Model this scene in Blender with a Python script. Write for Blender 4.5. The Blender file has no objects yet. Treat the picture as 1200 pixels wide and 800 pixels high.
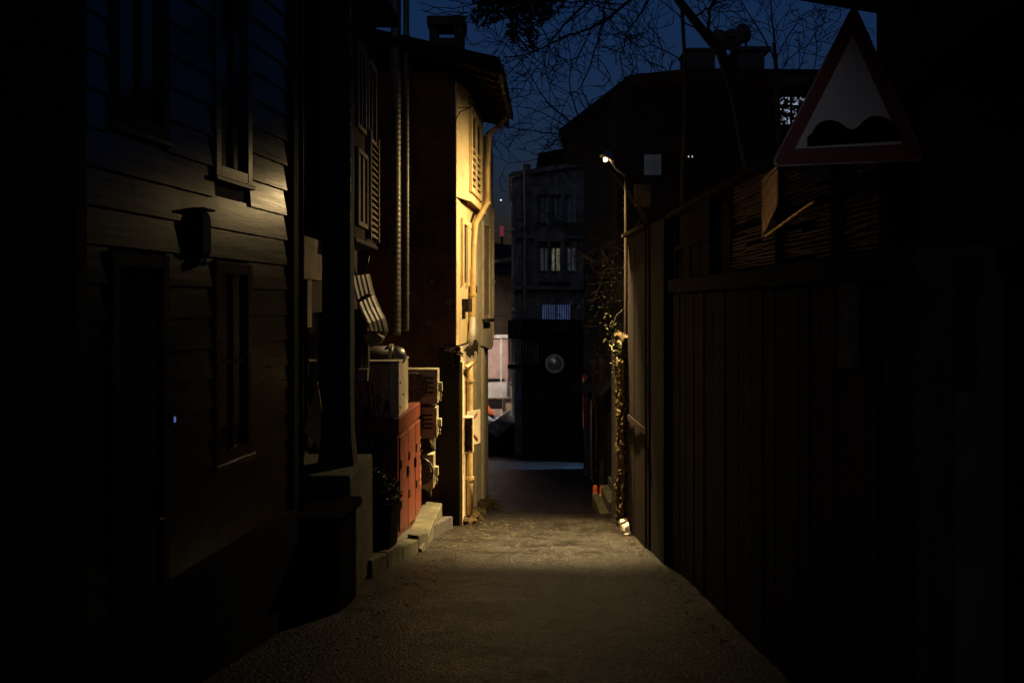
import bpy, bmesh, math, random
from mathutils import Vector, Matrix, noise
random.seed(7)
SC = bpy.context.scene
C = SC.collection
F = 1167.0                       # focal length in photo pixels (35 mm on a 36 mm sensor, 1200 px wide)
EYE = 1.6
# ------------------------------------------------------------------ camera
cd = bpy.data.cameras.new('camera'); cam = bpy.data.objects.new('camera', cd); C.objects.link(cam)
cam.location = (0, 0, EYE); cam.rotation_euler = (math.radians(90), 0, 0)
cd.lens = 35; cd.sensor_width = 36; cd.shift_y = -45/1200; cd.clip_start = .05; cd.clip_end = 2000
SC.camera = cam
# ------------------------------------------------------------------ world, lights, exposure
w = bpy.data.worlds.new('World'); SC.world = w; w.use_nodes = True
nt = w.node_tree; nt.nodes.clear()
out = nt.nodes.new('ShaderNodeOutputWorld'); bg = nt.nodes.new('ShaderNodeBackground')
sky = nt.nodes.new('ShaderNodeTexSky'); sky.sky_type = 'NISHITA'; sky.sun_disc = False
sky.sun_elevation = 0; sky.sun_rotation = math.radians(180); sky.air_density = 1.0; sky.dust_density = .2; sky.ozone_density = 4.0
tint = nt.nodes.new('ShaderNodeMix'); tint.data_type = 'RGBA'; tint.blend_type = 'MULTIPLY'; tint.inputs[0].default_value = 1
tint.inputs[7].default_value = (.72, .86, 1.05, 1)
nt.links.new(sky.outputs[0], tint.inputs[6]); nt.links.new(tint.outputs[2], bg.inputs[0]); bg.inputs[1].default_value = .088
nt.links.new(bg.outputs[0], out.inputs[0])
SKY_BG = bg
sd = bpy.data.lights.new('rear_fill', 'SUN'); sd.energy = .06; sd.angle = math.radians(35); sd.color = (1, .95, .86)  # weak warm fill from behind the camera, added to lift the road sign
so = bpy.data.objects.new('rear_fill', sd); C.objects.link(so); so.rotation_euler = (math.radians(62), 0, math.radians(-12))
SC.view_settings.view_transform = 'Standard'; SC.view_settings.look = 'None'; SC.view_settings.gamma = 1
SC.view_settings.exposure = 0
SC.cycles.use_denoising = True; SC.cycles.max_bounces = 6; SC.cycles.diffuse_bounces = 4; SC.cycles.sample_clamp_indirect = 4
SC.cycles.caustics_reflective = False; SC.cycles.caustics_refractive = False
LAMP = Vector((1.29, 13.7, 3.54)); LAMP_W = 680; BEAM = 7

# ------------------------------------------------------------------ helpers
def X(px, Y): return (px-600)*Y/F
def Z(py, Y): return EYE-(py-355)*Y/F
def P(px, py, Y): return Vector((X(px, Y), Y, Z(py, Y)))
def g(Y):
    if Y > 36: return -3.78
    if Y < -6: return .63
    return -.105*Y

class MB:
    def __init__(s): s.v = []; s.f = []
    def add(s, vs, fs):
        n = len(s.v); s.v += [tuple(v) for v in vs]; s.f += [tuple(i+n for i in f) for f in fs]; return s
    def box(s, a, b):
        x0, y0, z0 = a; x1, y1, z1 = b
        x0, x1 = min(x0, x1), max(x0, x1); y0, y1 = min(y0, y1), max(y0, y1); z0, z1 = min(z0, z1), max(z0, z1)
        return s.add([(x0,y0,z0),(x1,y0,z0),(x1,y1,z0),(x0,y1,z0),(x0,y0,z1),(x1,y0,z1),(x1,y1,z1),(x0,y1,z1)],
              [(0,3,2,1),(4,5,6,7),(0,1,5,4),(1,2,6,5),(2,3,7,6),(3,0,4,7)])
    def prism(s, poly, z0, z1):          # poly: (x, y); z0/z1 numbers or per-vertex lists
        n = len(poly)
        a = z0 if isinstance(z0, (list, tuple)) else [z0]*n
        b = z1 if isinstance(z1, (list, tuple)) else [z1]*n
        vs = [(p[0], p[1], a[i]) for i, p in enumerate(poly)]+[(p[0], p[1], b[i]) for i, p in enumerate(poly)]
        fs = [tuple(range(n))[::-1], tuple(range(n, 2*n))]+[(i, (i+1) % n, (i+1) % n+n, i+n) for i in range(n)]
        return s.add(vs, fs)
    def slab(s, pts, d):                 # flat polygon of 3-D points pushed along vector d
        n = len(pts); d = Vector(d)
        vs = [Vector(p) for p in pts]+[Vector(p)+d for p in pts]
        fs = [tuple(range(n))[::-1], tuple(range(n, 2*n))]+[(i, (i+1) % n, (i+1) % n+n, i+n) for i in range(n)]
        return s.add(vs, fs)
    def tube(s, pts, r, n=8, cap=True):
        pts = [Vector(p) for p in pts]; rs = r if isinstance(r, (list, tuple)) else [r]*len(pts)
        vs = []; fs = []; ref = None
        for i, p in enumerate(pts):
            if i == 0: t = pts[1]-p
            elif i == len(pts)-1: t = p-pts[i-1]
            else: t = (pts[i+1]-pts[i-1])
            if t.length < 1e-7: t = Vector((0, 0, 1))
            t.normalize()
            if ref is None:
                ref = Vector((0, 0, 1)) if abs(t.z) < .9 else Vector((1, 0, 0))
            u = ref-t*ref.dot(t)
            if u.length < 1e-5: u = t.orthogonal()
            u.normalize(); ref = u; v = t.cross(u)
            for k in range(n):
                a = 2*math.pi*k/n; vs.append(p+(u*math.cos(a)+v*math.sin(a))*rs[i])
        for i in range(len(pts)-1):
            for k in range(n):
                fs.append((i*n+k, i*n+(k+1) % n, (i+1)*n+(k+1) % n, (i+1)*n+k))
        if cap:
            fs.append(tuple(range(n))[::-1]); m = (len(pts)-1)*n; fs.append(tuple(range(m, m+n)))
        return s.add(vs, fs)
    def lathe(s, prof, c, n=20, axis='z', seed=None):   # prof: (r, h)
        vs = []; fs = []
        for r, h in prof:
            for k in range(n):
                a = 2*math.pi*k/n; x, y = r*math.cos(a), r*math.sin(a)
                q = {'z': (x, y, h), 'y': (x, h, y), 'x': (h, x, y)}[axis]
                vs.append((c[0]+q[0], c[1]+q[1], c[2]+q[2]))
        for i in range(len(prof)-1):
            for k in range(n): fs.append((i*n+k, i*n+(k+1) % n, (i+1)*n+(k+1) % n, (i+1)*n+k))
        fs.append(tuple(range(n))[::-1]); m = (len(prof)-1)*n; fs.append(tuple(range(m, m+n)))
        return s.add(vs, fs)
    def quad(s, a, b, c, d): return s.add([a, b, c, d], [(0, 1, 2, 3)])
    def jitter(s, amt, sc=3.0):
        s.v = [tuple(Vector(v)+noise.noise_vector(Vector(v)*sc)*amt) for v in s.v]; return s
    def build(s, name, m, parent=None, bevel=0, smooth=False, sub=0):
        me = bpy.data.meshes.new(name); me.from_pydata(s.v, [], s.f); me.validate()
        bm = bmesh.new(); bm.from_mesh(me); bmesh.ops.recalc_face_normals(bm, faces=bm.faces); bm.to_mesh(me); bm.free()
        o = bpy.data.objects.new(name, me); C.objects.link(o); me.materials.append(m)
        if smooth:
            for p in me.polygons: p.use_smooth = True
        if bevel:
            b = o.modifiers.new('bevel', 'BEVEL'); b.width = bevel; b.segments = 2; b.limit_method = 'ANGLE'; b.angle_limit = math.radians(40)
        if parent is not None:
            o.parent = parent; o.matrix_parent_inverse = parent.matrix_basis.inverted()
        return o

def tag(o, label=None, cat=None, group=None, kind=None):
    if label: o['label'] = label
    if cat: o['category'] = cat
    if group: o['group'] = group
    if kind: o['kind'] = kind
    return o
def thing(name, loc, label, cat, group=None):
    o = bpy.data.objects.new(name, None); C.objects.link(o); o.location = loc; o.empty_display_size = .2
    return tag(o, label, cat, group)
def setting(o): return tag(o, kind='structure')

def mat(name, col, rough=.8, metal=0, col2=None, scale=4, bump=0, bscale=40, stretch=(1,1,1), dirt=0, dirt_col=(.02,.015,.01), dscale=1.3,
        rvar=0, spec=.5, coat=0, thresh=(.45,.65)):
    m = bpy.data.materials.new(name); m.use_nodes = True; nt = m.node_tree; L = nt.links.new
    b = nt.nodes['Principled BSDF']; b.inputs['Roughness'].default_value = rough; b.inputs['Metallic'].default_value = metal
    b.inputs['Specular IOR Level'].default_value = spec; b.inputs['Coat Weight'].default_value = coat
    tc = nt.nodes.new('ShaderNodeTexCoord'); mp = nt.nodes.new('ShaderNodeMapping'); mp.inputs['Scale'].default_value = stretch
    L(tc.outputs['Object'], mp.inputs[0])
    n1 = nt.nodes.new('ShaderNodeTexNoise'); n1.inputs['Scale'].default_value = scale; n1.inputs['Detail'].default_value = 6; n1.inputs['Roughness'].default_value = .65
    L(mp.outputs[0], n1.inputs['Vector'])
    mx = nt.nodes.new('ShaderNodeMix'); mx.data_type = 'RGBA'
    r = nt.nodes.new('ShaderNodeMapRange'); r.inputs[1].default_value = .35; r.inputs[2].default_value = .65
    L(n1.outputs['Fac'], r.inputs[0]); L(r.outputs[0], mx.inputs[0])
    c2 = col2 or tuple(c*.65 for c in col)
    mx.inputs[6].default_value = (*col, 1); mx.inputs[7].default_value = (*c2, 1)
    last = mx.outputs[2]
    if dirt:
        n2 = nt.nodes.new('ShaderNodeTexNoise'); n2.inputs['Scale'].default_value = dscale; n2.inputs['Detail'].default_value = 8; n2.inputs['Roughness'].default_value = .7
        L(tc.outputs['Object'], n2.inputs['Vector'])
        r2 = nt.nodes.new('ShaderNodeMapRange'); r2.inputs[1].default_value = thresh[0]; r2.inputs[2].default_value = thresh[1]; r2.inputs[4].default_value = dirt
        L(n2.outputs['Fac'], r2.inputs[0])
        m2 = nt.nodes.new('ShaderNodeMix'); m2.data_type = 'RGBA'; L(r2.outputs[0], m2.inputs[0]); L(last, m2.inputs[6]); m2.inputs[7].default_value = (*dirt_col, 1); last = m2.outputs[2]
    L(last, b.inputs['Base Color'])
    if rvar:
        r3 = nt.nodes.new('ShaderNodeMapRange'); r3.inputs[1].default_value = .3; r3.inputs[2].default_value = .7; r3.inputs[3].default_value = rough-rvar; r3.inputs[4].default_value = rough+rvar
        L(n1.outputs['Fac'], r3.inputs[0]); L(r3.outputs[0], b.inputs['Roughness'])
    if bump:
        n3 = nt.nodes.new('ShaderNodeTexNoise'); n3.inputs['Scale'].default_value = bscale; n3.inputs['Detail'].default_value = 5
        L(mp.outputs[0], n3.inputs['Vector'])
        bp = nt.nodes.new('ShaderNodeBump'); bp.inputs['Strength'].default_value = bump; bp.inputs['Distance'].default_value = .01
        L(n3.outputs['Fac'], bp.inputs['Height']); L(bp.outputs[0], b.inputs['Normal'])
    return m
def glow(name, col, s, var=0, vscale=8, stretch=(1,1,1)):
    m = bpy.data.materials.new(name); m.use_nodes = True; nt = m.node_tree; b = nt.nodes['Principled BSDF']
    b.inputs['Base Color'].default_value = (*[c*.3 for c in col], 1); b.inputs['Emission Color'].default_value = (*col, 1); b.inputs['Emission Strength'].default_value = s
    if var:
        tc = nt.nodes.new('ShaderNodeTexCoord'); mp = nt.nodes.new('ShaderNodeMapping'); mp.inputs['Scale'].default_value = stretch
        n = nt.nodes.new('ShaderNodeTexNoise'); n.inputs['Scale'].default_value = vscale
        r = nt.nodes.new('ShaderNodeMapRange'); r.inputs[1].default_value = .35; r.inputs[2].default_value = .65; r.inputs[3].default_value = s*(1-var); r.inputs[4].default_value = s
        nt.links.new(tc.outputs['Object'], mp.inputs[0]); nt.links.new(mp.outputs[0], n.inputs['Vector']); nt.links.new(n.outputs['Fac'], r.inputs[0]); nt.links.new(r.outputs[0], b.inputs['Emission Strength'])
    return m

def asphalt():
    m = bpy.data.materials.new('wet_asphalt'); m.use_nodes = True; nt = m.node_tree; L = nt.links.new; b = nt.nodes['Principled BSDF']
    tc = nt.nodes.new('ShaderNodeTexCoord')
    def N(sc, det=6, ro=.6, st=None):
        n = nt.nodes.new('ShaderNodeTexNoise'); n.inputs['Scale'].default_value = sc; n.inputs['Detail'].default_value = det; n.inputs['Roughness'].default_value = ro
        if st:
            mp = nt.nodes.new('ShaderNodeMapping'); mp.inputs['Scale'].default_value = st; L(tc.outputs['Object'], mp.inputs[0]); L(mp.outputs[0], n.inputs['Vector'])
        else: L(tc.outputs['Object'], n.inputs['Vector'])
        return n
    def R(src, a, bb, c, d):
        r = nt.nodes.new('ShaderNodeMapRange'); r.inputs[1].default_value = a; r.inputs[2].default_value = bb; r.inputs[3].default_value = c; r.inputs[4].default_value = d; L(src, r.inputs[0]); return r.outputs[0]
    def MX(f, a, bcol):
        x = nt.nodes.new('ShaderNodeMix'); x.data_type = 'RGBA'; L(f, x.inputs[0])
        if isinstance(a, tuple): x.inputs[6].default_value = (*a, 1)
        else: L(a, x.inputs[6])
        x.inputs[7].default_value = (*bcol, 1); return x.outputs[2]
    big = N(.8, 9, .7); patch = N(.55, 3, .5); grit = N(30, 6, .85); wet = N(2.2, 8, .7)
    v = nt.nodes.new('ShaderNodeTexVoronoi'); v.inputs['Scale'].default_value = 42; L(tc.outputs['Object'], v.inputs['Vector'])
    sep = nt.nodes.new('ShaderNodeSeparateColor'); L(v.outputs['Color'], sep.inputs[0])
    c = MX(R(big.outputs['Fac'], .42, .6, 0, 1), (.0165, .013, .008), (.006, .005, .0035))
    c = MX(R(patch.outputs['Fac'], .53, .56, 0, .6), c, (.007, .006, .005))
    c = MX(R(sep.outputs[0], .90, .93, 0, .9), c, (.20, .155, .09))  # pale stone cells, their brightness also imitating wet glints
    c = MX(R(grit.outputs['Fac'], .42, .56, .8, 0), c, (.006, .006, .005))
    mid = N(26, 4, .7); clump = N(5, 4, .7)
    c = MX(R(mid.outputs['Fac'], .40, .62, .55, 0), c, (.003, .0028, .002))
    c = MX(R(clump.outputs['Fac'], .36, .62, .5, 0), c, (.005, .0045, .003))
    sp = R(mid.outputs['Fac'], .40, .62, .14, .40); L(sp, b.inputs['Specular IOR Level'])
    L(c, b.inputs['Base Color'])
    L(R(wet.outputs['Fac'], .40, .60, .52, .30), b.inputs['Roughness'])
    ad = nt.nodes.new('ShaderNodeMath'); ad.operation = 'ADD'; L(R(v.outputs['Distance'], 0, .7, 1, 0), ad.inputs[0]); L(grit.outputs['Fac'], ad.inputs[1])
    bp = nt.nodes.new('ShaderNodeBump'); bp.inputs['Strength'].default_value = 1; bp.inputs['Distance'].default_value = .006; L(ad.outputs[0], bp.inputs['Height'])
    bp2 = nt.nodes.new('ShaderNodeBump'); bp2.inputs['Strength'].default_value = .5; bp2.inputs['Distance'].default_value = .03; L(wet.outputs['Fac'], bp2.inputs['Height']); L(bp.outputs[0], bp2.inputs['Normal'])
    L(bp2.outputs[0], b.inputs['Normal'])
    return m

M = dict(
 asphalt=asphalt(),
 soil=mat('packed_earth', (.05,.045,.035), .95, scale=2, bump=.5, bscale=20),
 siding=mat('varnished_siding', (.015,.011,.006), .25, col2=(.010,.007,.004), scale=3.5, stretch=(1,.35,7), bump=.035, bscale=14, rvar=.04, dirt=.5, dirt_col=(.014,.010,.007), dscale=2.2, spec=.6),
 trim=mat('dark_trim', (.012,.009,.006), .6, spec=.15, scale=8, stretch=(4,4,.6), bump=.3, bscale=30),
 darkglass=mat('dark_glass', (.006,.007,.008), .12, spec=.5),
 black=mat('black_metal', (.012,.012,.012), .5, bump=.1, bscale=60),
 tar=mat('tarred_boards', (.010,.0095,.009), .9, spec=.15, scale=5, bump=.4, stretch=(6,6,.5)),
 pole=mat('creosoted_timber', (.028,.021,.015), .75, scale=6, stretch=(9,9,.5), bump=.6, bscale=22),
 stucco_dark=mat('brown_plaster', (.04,.028,.016), .9, spec=.2, col2=(.022,.015,.009), scale=3, bump=.5, bscale=22, dirt=.7, dirt_col=(.018,.013,.01), dscale=1.6),
 umber=mat('umber_plaster', (.19,.085,.038), .92, spec=.2, col2=(.11,.05,.022), scale=2.4, bump=.6, bscale=16, dirt=.8, dirt_col=(.03,.02,.014), dscale=1.1),
 scar=mat('bare_render', (.22,.16,.10), .95, scale=9, bump=.6, bscale=40),
 ochre=mat('ochre_paint', (.74,.60,.33), .75, col2=(.66,.51,.25), scale=3, bump=.35, bscale=18, dirt=.55, dirt_col=(.34,.21,.08), dscale=3.2, thresh=(.5,.72)),
 cream=mat('cream_paint', (.56,.50,.36), .75, col2=(.44,.38,.26), scale=3, bump=.3, bscale=18, dirt=.5, dirt_col=(.20,.15,.09), dscale=2.4),
 cream_dk=mat('aged_cream', (.34,.28,.17), .8, col2=(.22,.17,.10), scale=6, bump=.3, bscale=25, dirt=.7, dirt_col=(.07,.05,.03), dscale=5),
 oldmetal=mat('galvanised_steel', (.30,.29,.26), .42, metal=.7, col2=(.18,.17,.14), scale=9, bump=.2, bscale=30, rvar=.1),
 duct=mat('grey_duct', (.07,.06,.042), .45, metal=.4, col2=(.12,.11,.09), scale=5, bump=.15, bscale=40),
 red=mat('red_cabinet', (.20,.040,.014), .55, col2=(.09,.019,.010), scale=5, bump=.15, bscale=30, dirt=.7, dirt_col=(.07,.025,.015), dscale=6),
 brownpanel=mat('brown_panel', (.55,.36,.19), .7, col2=(.42,.27,.14), scale=3, stretch=(5,5,.5), dirt=.5, dscale=5),
 ac=mat('yellowed_casing', (.42,.40,.24), .5, col2=(.30,.27,.19), scale=4, dirt=.6, dirt_col=(.09,.07,.04), dscale=6, bump=.1),
 conc=mat('mossy_concrete', (.11,.10,.06), .95, col2=(.04,.04,.022), scale=6, bump=.8, bscale=28, dirt=.8, dirt_col=(.035,.035,.02), dscale=3.5),
 conc_dk=mat('dark_concrete', (.06,.055,.05), .9, col2=(.04,.036,.032), scale=4, bump=.6, bscale=24, dirt=.7, dirt_col=(.02,.018,.016), dscale=3),
 stone=mat('rubble_stone', (.075,.05,.025), .97, spec=.1, col2=(.03,.021,.011), scale=14, bump=1, bscale=35, dirt=.8, dirt_col=(.04,.03,.015), dscale=9),
 white=mat('white_paint', (.75,.72,.64), .6, col2=(.62,.58,.5), scale=6, bump=.2, bscale=30, dirt=.4, dirt_col=(.3,.24,.16), dscale=7),
 wood=mat('weathered_planks', (.036,.018,.008), .9, spec=.1, col2=(.014,.007,.0035), scale=5, stretch=(9,9,.6), bump=.7, bscale=20, dirt=.5, dscale=3),
 wood_dk=mat('dark_planks', (.014,.010,.007), .85, spec=.1, col2=(.006,.004,.003), scale=5, stretch=(9,9,.6), bump=.7, bscale=20),
 reed=mat('reed_slats', (.50,.27,.12), .7, col2=(.28,.15,.06), scale=12, stretch=(2,1,8), bump=.4, bscale=30),
 bark=mat('dark_bark', (.03,.024,.018), .9, spec=.1, scale=10, bump=.6, bscale=30),
 leaf=mat('dull_leaf', (.035,.043,.014), .6, col2=(.08,.075,.025), scale=9, spec=.25),
 deadleaf=mat('dead_leaf', (.05,.045,.025), .8, scale=9),
 planter=mat('dark_planter', (.006,.006,.005), .9, spec=.03, bump=.2),
 signred=mat('sign_red', (.24,.018,.015), .45, scale=6),
 signwhite=mat('sign_white', (.8,.78,.72), .5, col2=(.74,.72,.67), scale=2),
 signblack=mat('sign_black', (.006,.006,.006), .95, spec=.05),
 grey_wall=mat('grey_render', (.26,.25,.23), .9, spec=.2, col2=(.15,.14,.13), scale=3, bump=.4, dirt=.6, dirt_col=(.04,.038,.034), dscale=1.5),
 roof=mat('dark_tiles', (.02,.015,.012), .9, spec=.2, scale=6, bump=.6, bscale=14, stretch=(1,3,1)),
 soffit=mat('soffit_boards', (.09,.055,.03), .85, spec=.2, col2=(.04,.025,.015), scale=5, stretch=(1,9,1), bump=.4),
 pink=mat('pale_pink_render', (.55,.38,.32), .9, scale=1.5),
 offwhite=mat('offwhite_render', (.7,.66,.6), .9, scale=1.5),
 redpaint=mat('faded_red_paint', (.40,.04,.035), .7, scale=6, dirt=.5, dscale=8),
 orange=mat('orange_plastic', (.75,.14,.03), .5, scale=5),
 mirror=mat('mirror_glass', (.45,.55,.58), .22, metal=.5),
 carpaint=mat('car_paint', (.35,.38,.45), .3, metal=.3, coat=.5),
 tyre=mat('tyre', (.02,.02,.02), .9),
 bluecurtain=mat('grey_curtain', (.4,.42,.45), .9),
 ink=mat('graffiti_ink', (.01,.01,.012), .6),
 lit_patch=mat('lamplight_patch', (.8,.64,.32), .6, col2=(.6,.48,.24), scale=8, bump=.4),  # pale yellow tone standing in for lamplight on the wall
 copper=mat('painted_pipe', (.70,.50,.22), .55, col2=(.5,.34,.13), scale=6, stretch=(1,1,.3), dirt=.5, dirt_col=(.2,.12,.05), dscale=7),
 cream_pipe=mat('cream_pipe', (.5,.44,.30), .55, scale=6, dirt=.4, dscale=7),
 copper_dk=mat('rusty_pole', (.03,.02,.012), .8, spec=.2, scale=8),
 hb_wall=mat('dark_render', (.016,.014,.012), .95, spec=.1, scale=2, bump=.4),  # one even dark tone over the whole wall
 gloss_reed=mat('glint_reed', (.85,.42,.15), .32, metal=.4, spec=1.0, col2=(.45,.24,.10), scale=14),  # part metal and orange, imitating the lamp's warm glint on the reeds
 brownpanel_dk=mat('worn_board', (.16,.13,.09), .85, spec=.1, col2=(.09,.07,.05), scale=7, dirt=.6, dscale=6),
 bluish=glow('dim_curtain',(.20,.26,.36),.022,.6,6),
 fence_wood=mat('brown_fence_planks', (.020,.011,.005), .9, spec=.08, col2=(.009,.005,.0025), scale=5, stretch=(9,9,.6), bump=.8, bscale=20),
 hill=mat('far_trees', (.01,.012,.01), .95),
)

# ------------------------------------------------------------------ ground
def sheet(name, m, x0, x1, ys, dz, xs=None, uneven=0):
    mb = MB(); xs = xs or [x0, x1]; n = len(xs)
    for y in ys:
        for x in xs:
            mb.v.append((x, y, g(y)+dz+(noise.noise(Vector((x*1.3, y*1.1, 3)))*uneven+noise.noise(Vector((x*.4, y*.5, 9)))*uneven*1.2 if uneven else 0)))
    for i in range(len(ys)-1):
        for j in range(n-1): mb.f.append((i*n+j, i*n+j+1, (i+1)*n+j+1, (i+1)*n+j))
    return setting(mb.build(name, m, smooth=bool(uneven)))
sheet('ground', M['soil'], -400, 400, [-60, -6, 0, 10, 20, 30, 36, 60, 1500], -.12)
sheet('road', M['asphalt'], 0, 0, [-4+i*.25 for i in range(188)], 0, xs=[-9,-5,-3]+[-2.4+i*.2 for i in range(25)]+[3,5,9,14], uneven=.009)
# hills far off
mb = MB(); pts = []
for i in range(41):
    x = -300+i*15; pts.append((x, 21+noise.noise(Vector((x*.02, 1, 0)))*6-(2 if x > -10 else 0)))
for i in range(40):
    (xa, za), (xb, zb) = pts[i], pts[i+1]
    mb.add([(xa,260,-4),(xb,260,-4),(xb,300,zb),(xa,300,za),(xa,400,-4),(xb,400,-4)], [(0,1,2,3),(3,2,5,4)])
setting(mb.build('hills', M['hill'], smooth=True))
# raised pavement on the left with its broken kerb
mb = MB()
ys = [7.6+i*.3 for i in range(21)]
top = [( -1.40+.48*(y-9.5)/3+.02*noise.noise(Vector((y*3,0,0))), y) for y in ys]
for i in range(20):
    (xa, ya), (xb, yb) = top[i], top[i+1]
    if yb > 13.5: break
    mb.prism([(-2.3, ya), (xa, ya), (xb, yb), (-2.3, yb)], [g(ya)-.1, g(ya)-.1, g(yb)-.1, g(yb)-.1], [g(ya)+.15, g(ya)+.15, g(yb)+.15, g(yb)+.15])
setting(mb.build('pavement', M['conc_dk']))
mb = MB(); random.seed(3)
y = 9.35
while y < 11.2:
    l = random.uniform(.45, .75); xa = -1.40+.48*(y-9.5)/3; xb = -1.40+.48*(y+l-9.5)/3; t = .17+random.uniform(-.02, .03)
    mb.prism([(xa-.02, y), (xa+.11, y), (xb+.11, y+l-.03), (xb-.02, y+l-.03)], [g(y)-.1]*2+[g(y+l)-.1]*2, [g(y)+t, g(y)+t-.01, g(y+l)+t-.01, g(y+l)+t]); y += l
setting(mb.jitter(.012, 9).build('kerb', M['conc'], bevel=.012))
# concrete ramp wedge beside the cabinet
mb = MB()
A = [(-1.24, 11.15), (-1.00, 11.05), (-.93, 13.3), (-1.18, 13.3)]
mb.prism(A, [g(a[1])-.1 for a in A], [g(11.15)+.05, g(11.05)+.04, g(13.3)+.33, g(13.3)+.36])
tag(mb.build('concrete_ramp', M['conc'], bevel=.02), 'mossy sloping concrete kerb wedge rising beside the red cabinet', 'kerb ramp')

mb=MB(); rnd=random.Random(77)
for i in range(420):
    Y=rnd.uniform(6.5,15.5); t=rnd.random(); x=(-1.2+.16*(Y-9.5)+abs(rnd.gauss(0,.22))+.15) if t<.6 else 1.55-abs(rnd.gauss(0,.12))
    if x>1.5 or x<-1.25: continue
    s_=rnd.uniform(.012,.035); a=rnd.uniform(0,6.28); z=g(Y)+.012; c,d=math.cos(a)*s_,math.sin(a)*s_
    mb.add([(x-c,Y-d,z+rnd.uniform(0,.008)),(x+d*.5,Y-c*.5,z+rnd.uniform(0,.01)),(x+c,Y+d,z+rnd.uniform(0,.012)),(x-d*.5,Y+c*.5,z)],[(0,1,2,3)])
tag(mb.build('leaf_litter', mat('leaf_litter',(.05,.035,.018),.8,spec=.15,col2=(.022,.016,.009),scale=20)), 'fallen leaves and grit gathered along the edges of the lane', 'leaf litter', kind='stuff')
# ------------------------------------------------------------------ left timber house
def FX(Y): return -1.67-(7.5-Y)*.118
dirv = Vector((.118, 1, 0)).normalized(); nrm = Vector((dirv.y, -dirv.x, 0))
def W(Y, z, off): return Vector((FX(Y), Y, z))+nrm*off
def wbox(mb, Ya, Yb, z0, z1, o0, o1):
    vs = [W(Ya,z0,o0),W(Yb,z0,o0),W(Yb,z0,o1),W(Ya,z0,o1),W(Ya,z1,o0),W(Yb,z1,o0),W(Yb,z1,o1),W(Ya,z1,o1)]
    return mb.add(vs, [(0,3,2,1),(4,5,6,7),(0,1,5,4),(1,2,6,5),(2,3,7,6),(3,0,4,7)])
house = thing('timber_house', (-2.2, 6, g(6)), 'dark varnished timber house with overlapping boards along the left side of the alley', 'house')
mb = MB(); mb.prism([(FX(4.5),4.5),(FX(7.5),7.5),(-6,7.5),(-6,4.5)], -1.6, 7.0)
mb.build('wall', M['trim'], house)
mb = MB(); wbox(mb, 4.52, 7.5, -1.2, .06, .002, .055); mb.build('plinth', M['tar'], house)
opens = [(4.86,5.46,-.65,1.86), (4.86,5.46,2.48,4.9), (6.08,6.66,.60,1.86), (6.08,6.66,2.38,4.9)]
mb = MB(); bh = .183; z = 2.43-bh*13
random.seed(5)
while z < 7.0:
    segs = [(4.60, 7.46)]
    for a, b, c, d in opens:
        if c < z+bh*.98 and d > z+.01:
            ns = []
            for s0, s1 in segs:
                if b <= s0 or a >= s1: ns.append((s0, s1)); continue
                if a-s0 > .02: ns.append((s0, a))
                if s1-b > .02: ns.append((b, s1))
            segs = ns
    zb = max(z, .06)
    for s0, s1 in segs:
        cuts = [s0]
        if s1-s0 > 1.4 and random.random() < .6: cuts.append(random.uniform(s0+.4, s1-.4))
        cuts.append(s1)
        for k in range(len(cuts)-1):
            a, b = cuts[k]+.0015, cuts[k+1]-.0015; j = random.uniform(-.002, .002); j2 = random.uniform(-.0015, .0015)
            n = max(2, int((b-a)/.25)); 
            for q in range(n):
                ya, yb = a+(b-a)*q/n, a+(b-a)*(q+1)/n
                wa = noise.noise(Vector((ya*1.7, z*3, 0)))*.003; wb = noise.noise(Vector((yb*1.7, z*3, 0)))*.003
                mb.add([W(ya,zb+j,.0),W(yb,zb+j2,.0),W(yb,zb+j2,.026+wb),W(ya,zb+j,.026+wa),W(ya,z+bh+.012,.0),W(yb,z+bh+.012,.0),W(yb,z+bh+.012,.009+wb),W(ya,z+bh+.012,.009+wa)],
                   [(0,3,2,1),(4,5,6,7),(2,3,7,6)]+([(3,0,4,7)] if q == 0 else [])+([(1,2,6,5)] if q == n-1 else []))
    z += bh
mb.build('cladding', M['siding'], house)
mb = MB(); wbox(mb, 4.5, 4.60, .06, 7, .001, .05); mb.build('corner_board', M['trim'], house)
mb = MB(); wbox(mb, 7.44, 7.54, .06, 7, .001, .05); mb.build('corner_board', M['trim'], house)
def win(a, b, z0, z1, name='window', sill=True):
    mb = MB(); wbox(mb, a+.07, b-.07, z0+.07, z1-.07, -.01, .004); f = mb.build(name, M['darkglass'], house)
    mb = MB(); t = .075
    wbox(mb, a, a+t, z0, z1, .0, .036); wbox(mb, b-t, b, z0, z1, .0, .036); wbox(mb, a+t+.001, b-t-.001, z1-t, z1-.001, .0, .034)
    if sill: wbox(mb, a+t+.001, b-t-.001, z0+.001, z0+t, .0, .034)
    fr = mb.build('frame', M['siding'] if a > 6 else M['trim'], f, bevel=.004)  # darker material on the nearer frames imitates their shade
    if sill:
        mb = MB(); wbox(mb, a-.02, b+.02, z0-.028, z0-.001, .0, .05); mb.build('sill', M['siding'], f, bevel=.004)
        mb = MB(); m_ = (a+b)/2; wbox(mb, m_-.012, m_+.012, z0+t+.001, z1-t-.001, .005, .022); wbox(mb, a+t+.001, m_-.014, (z0+z1)/2-.012, (z0+z1)/2+.012, .005, .02); wbox(mb, m_+.014, b-t-.001, (z0+z1)/2-.012, (z0+z1)/2+.012, .005, .02)
        mb.build('glazing_bar', M['trim'], f)
    return f
win(6.08, 6.66, .60, 1.86); win(6.08, 6.66, 2.38, 4.9); win(4.86, 5.46, 2.48, 4.9)
d = win(4.86, 5.46, -.65, 1.86, 'door', sill=False)
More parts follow.
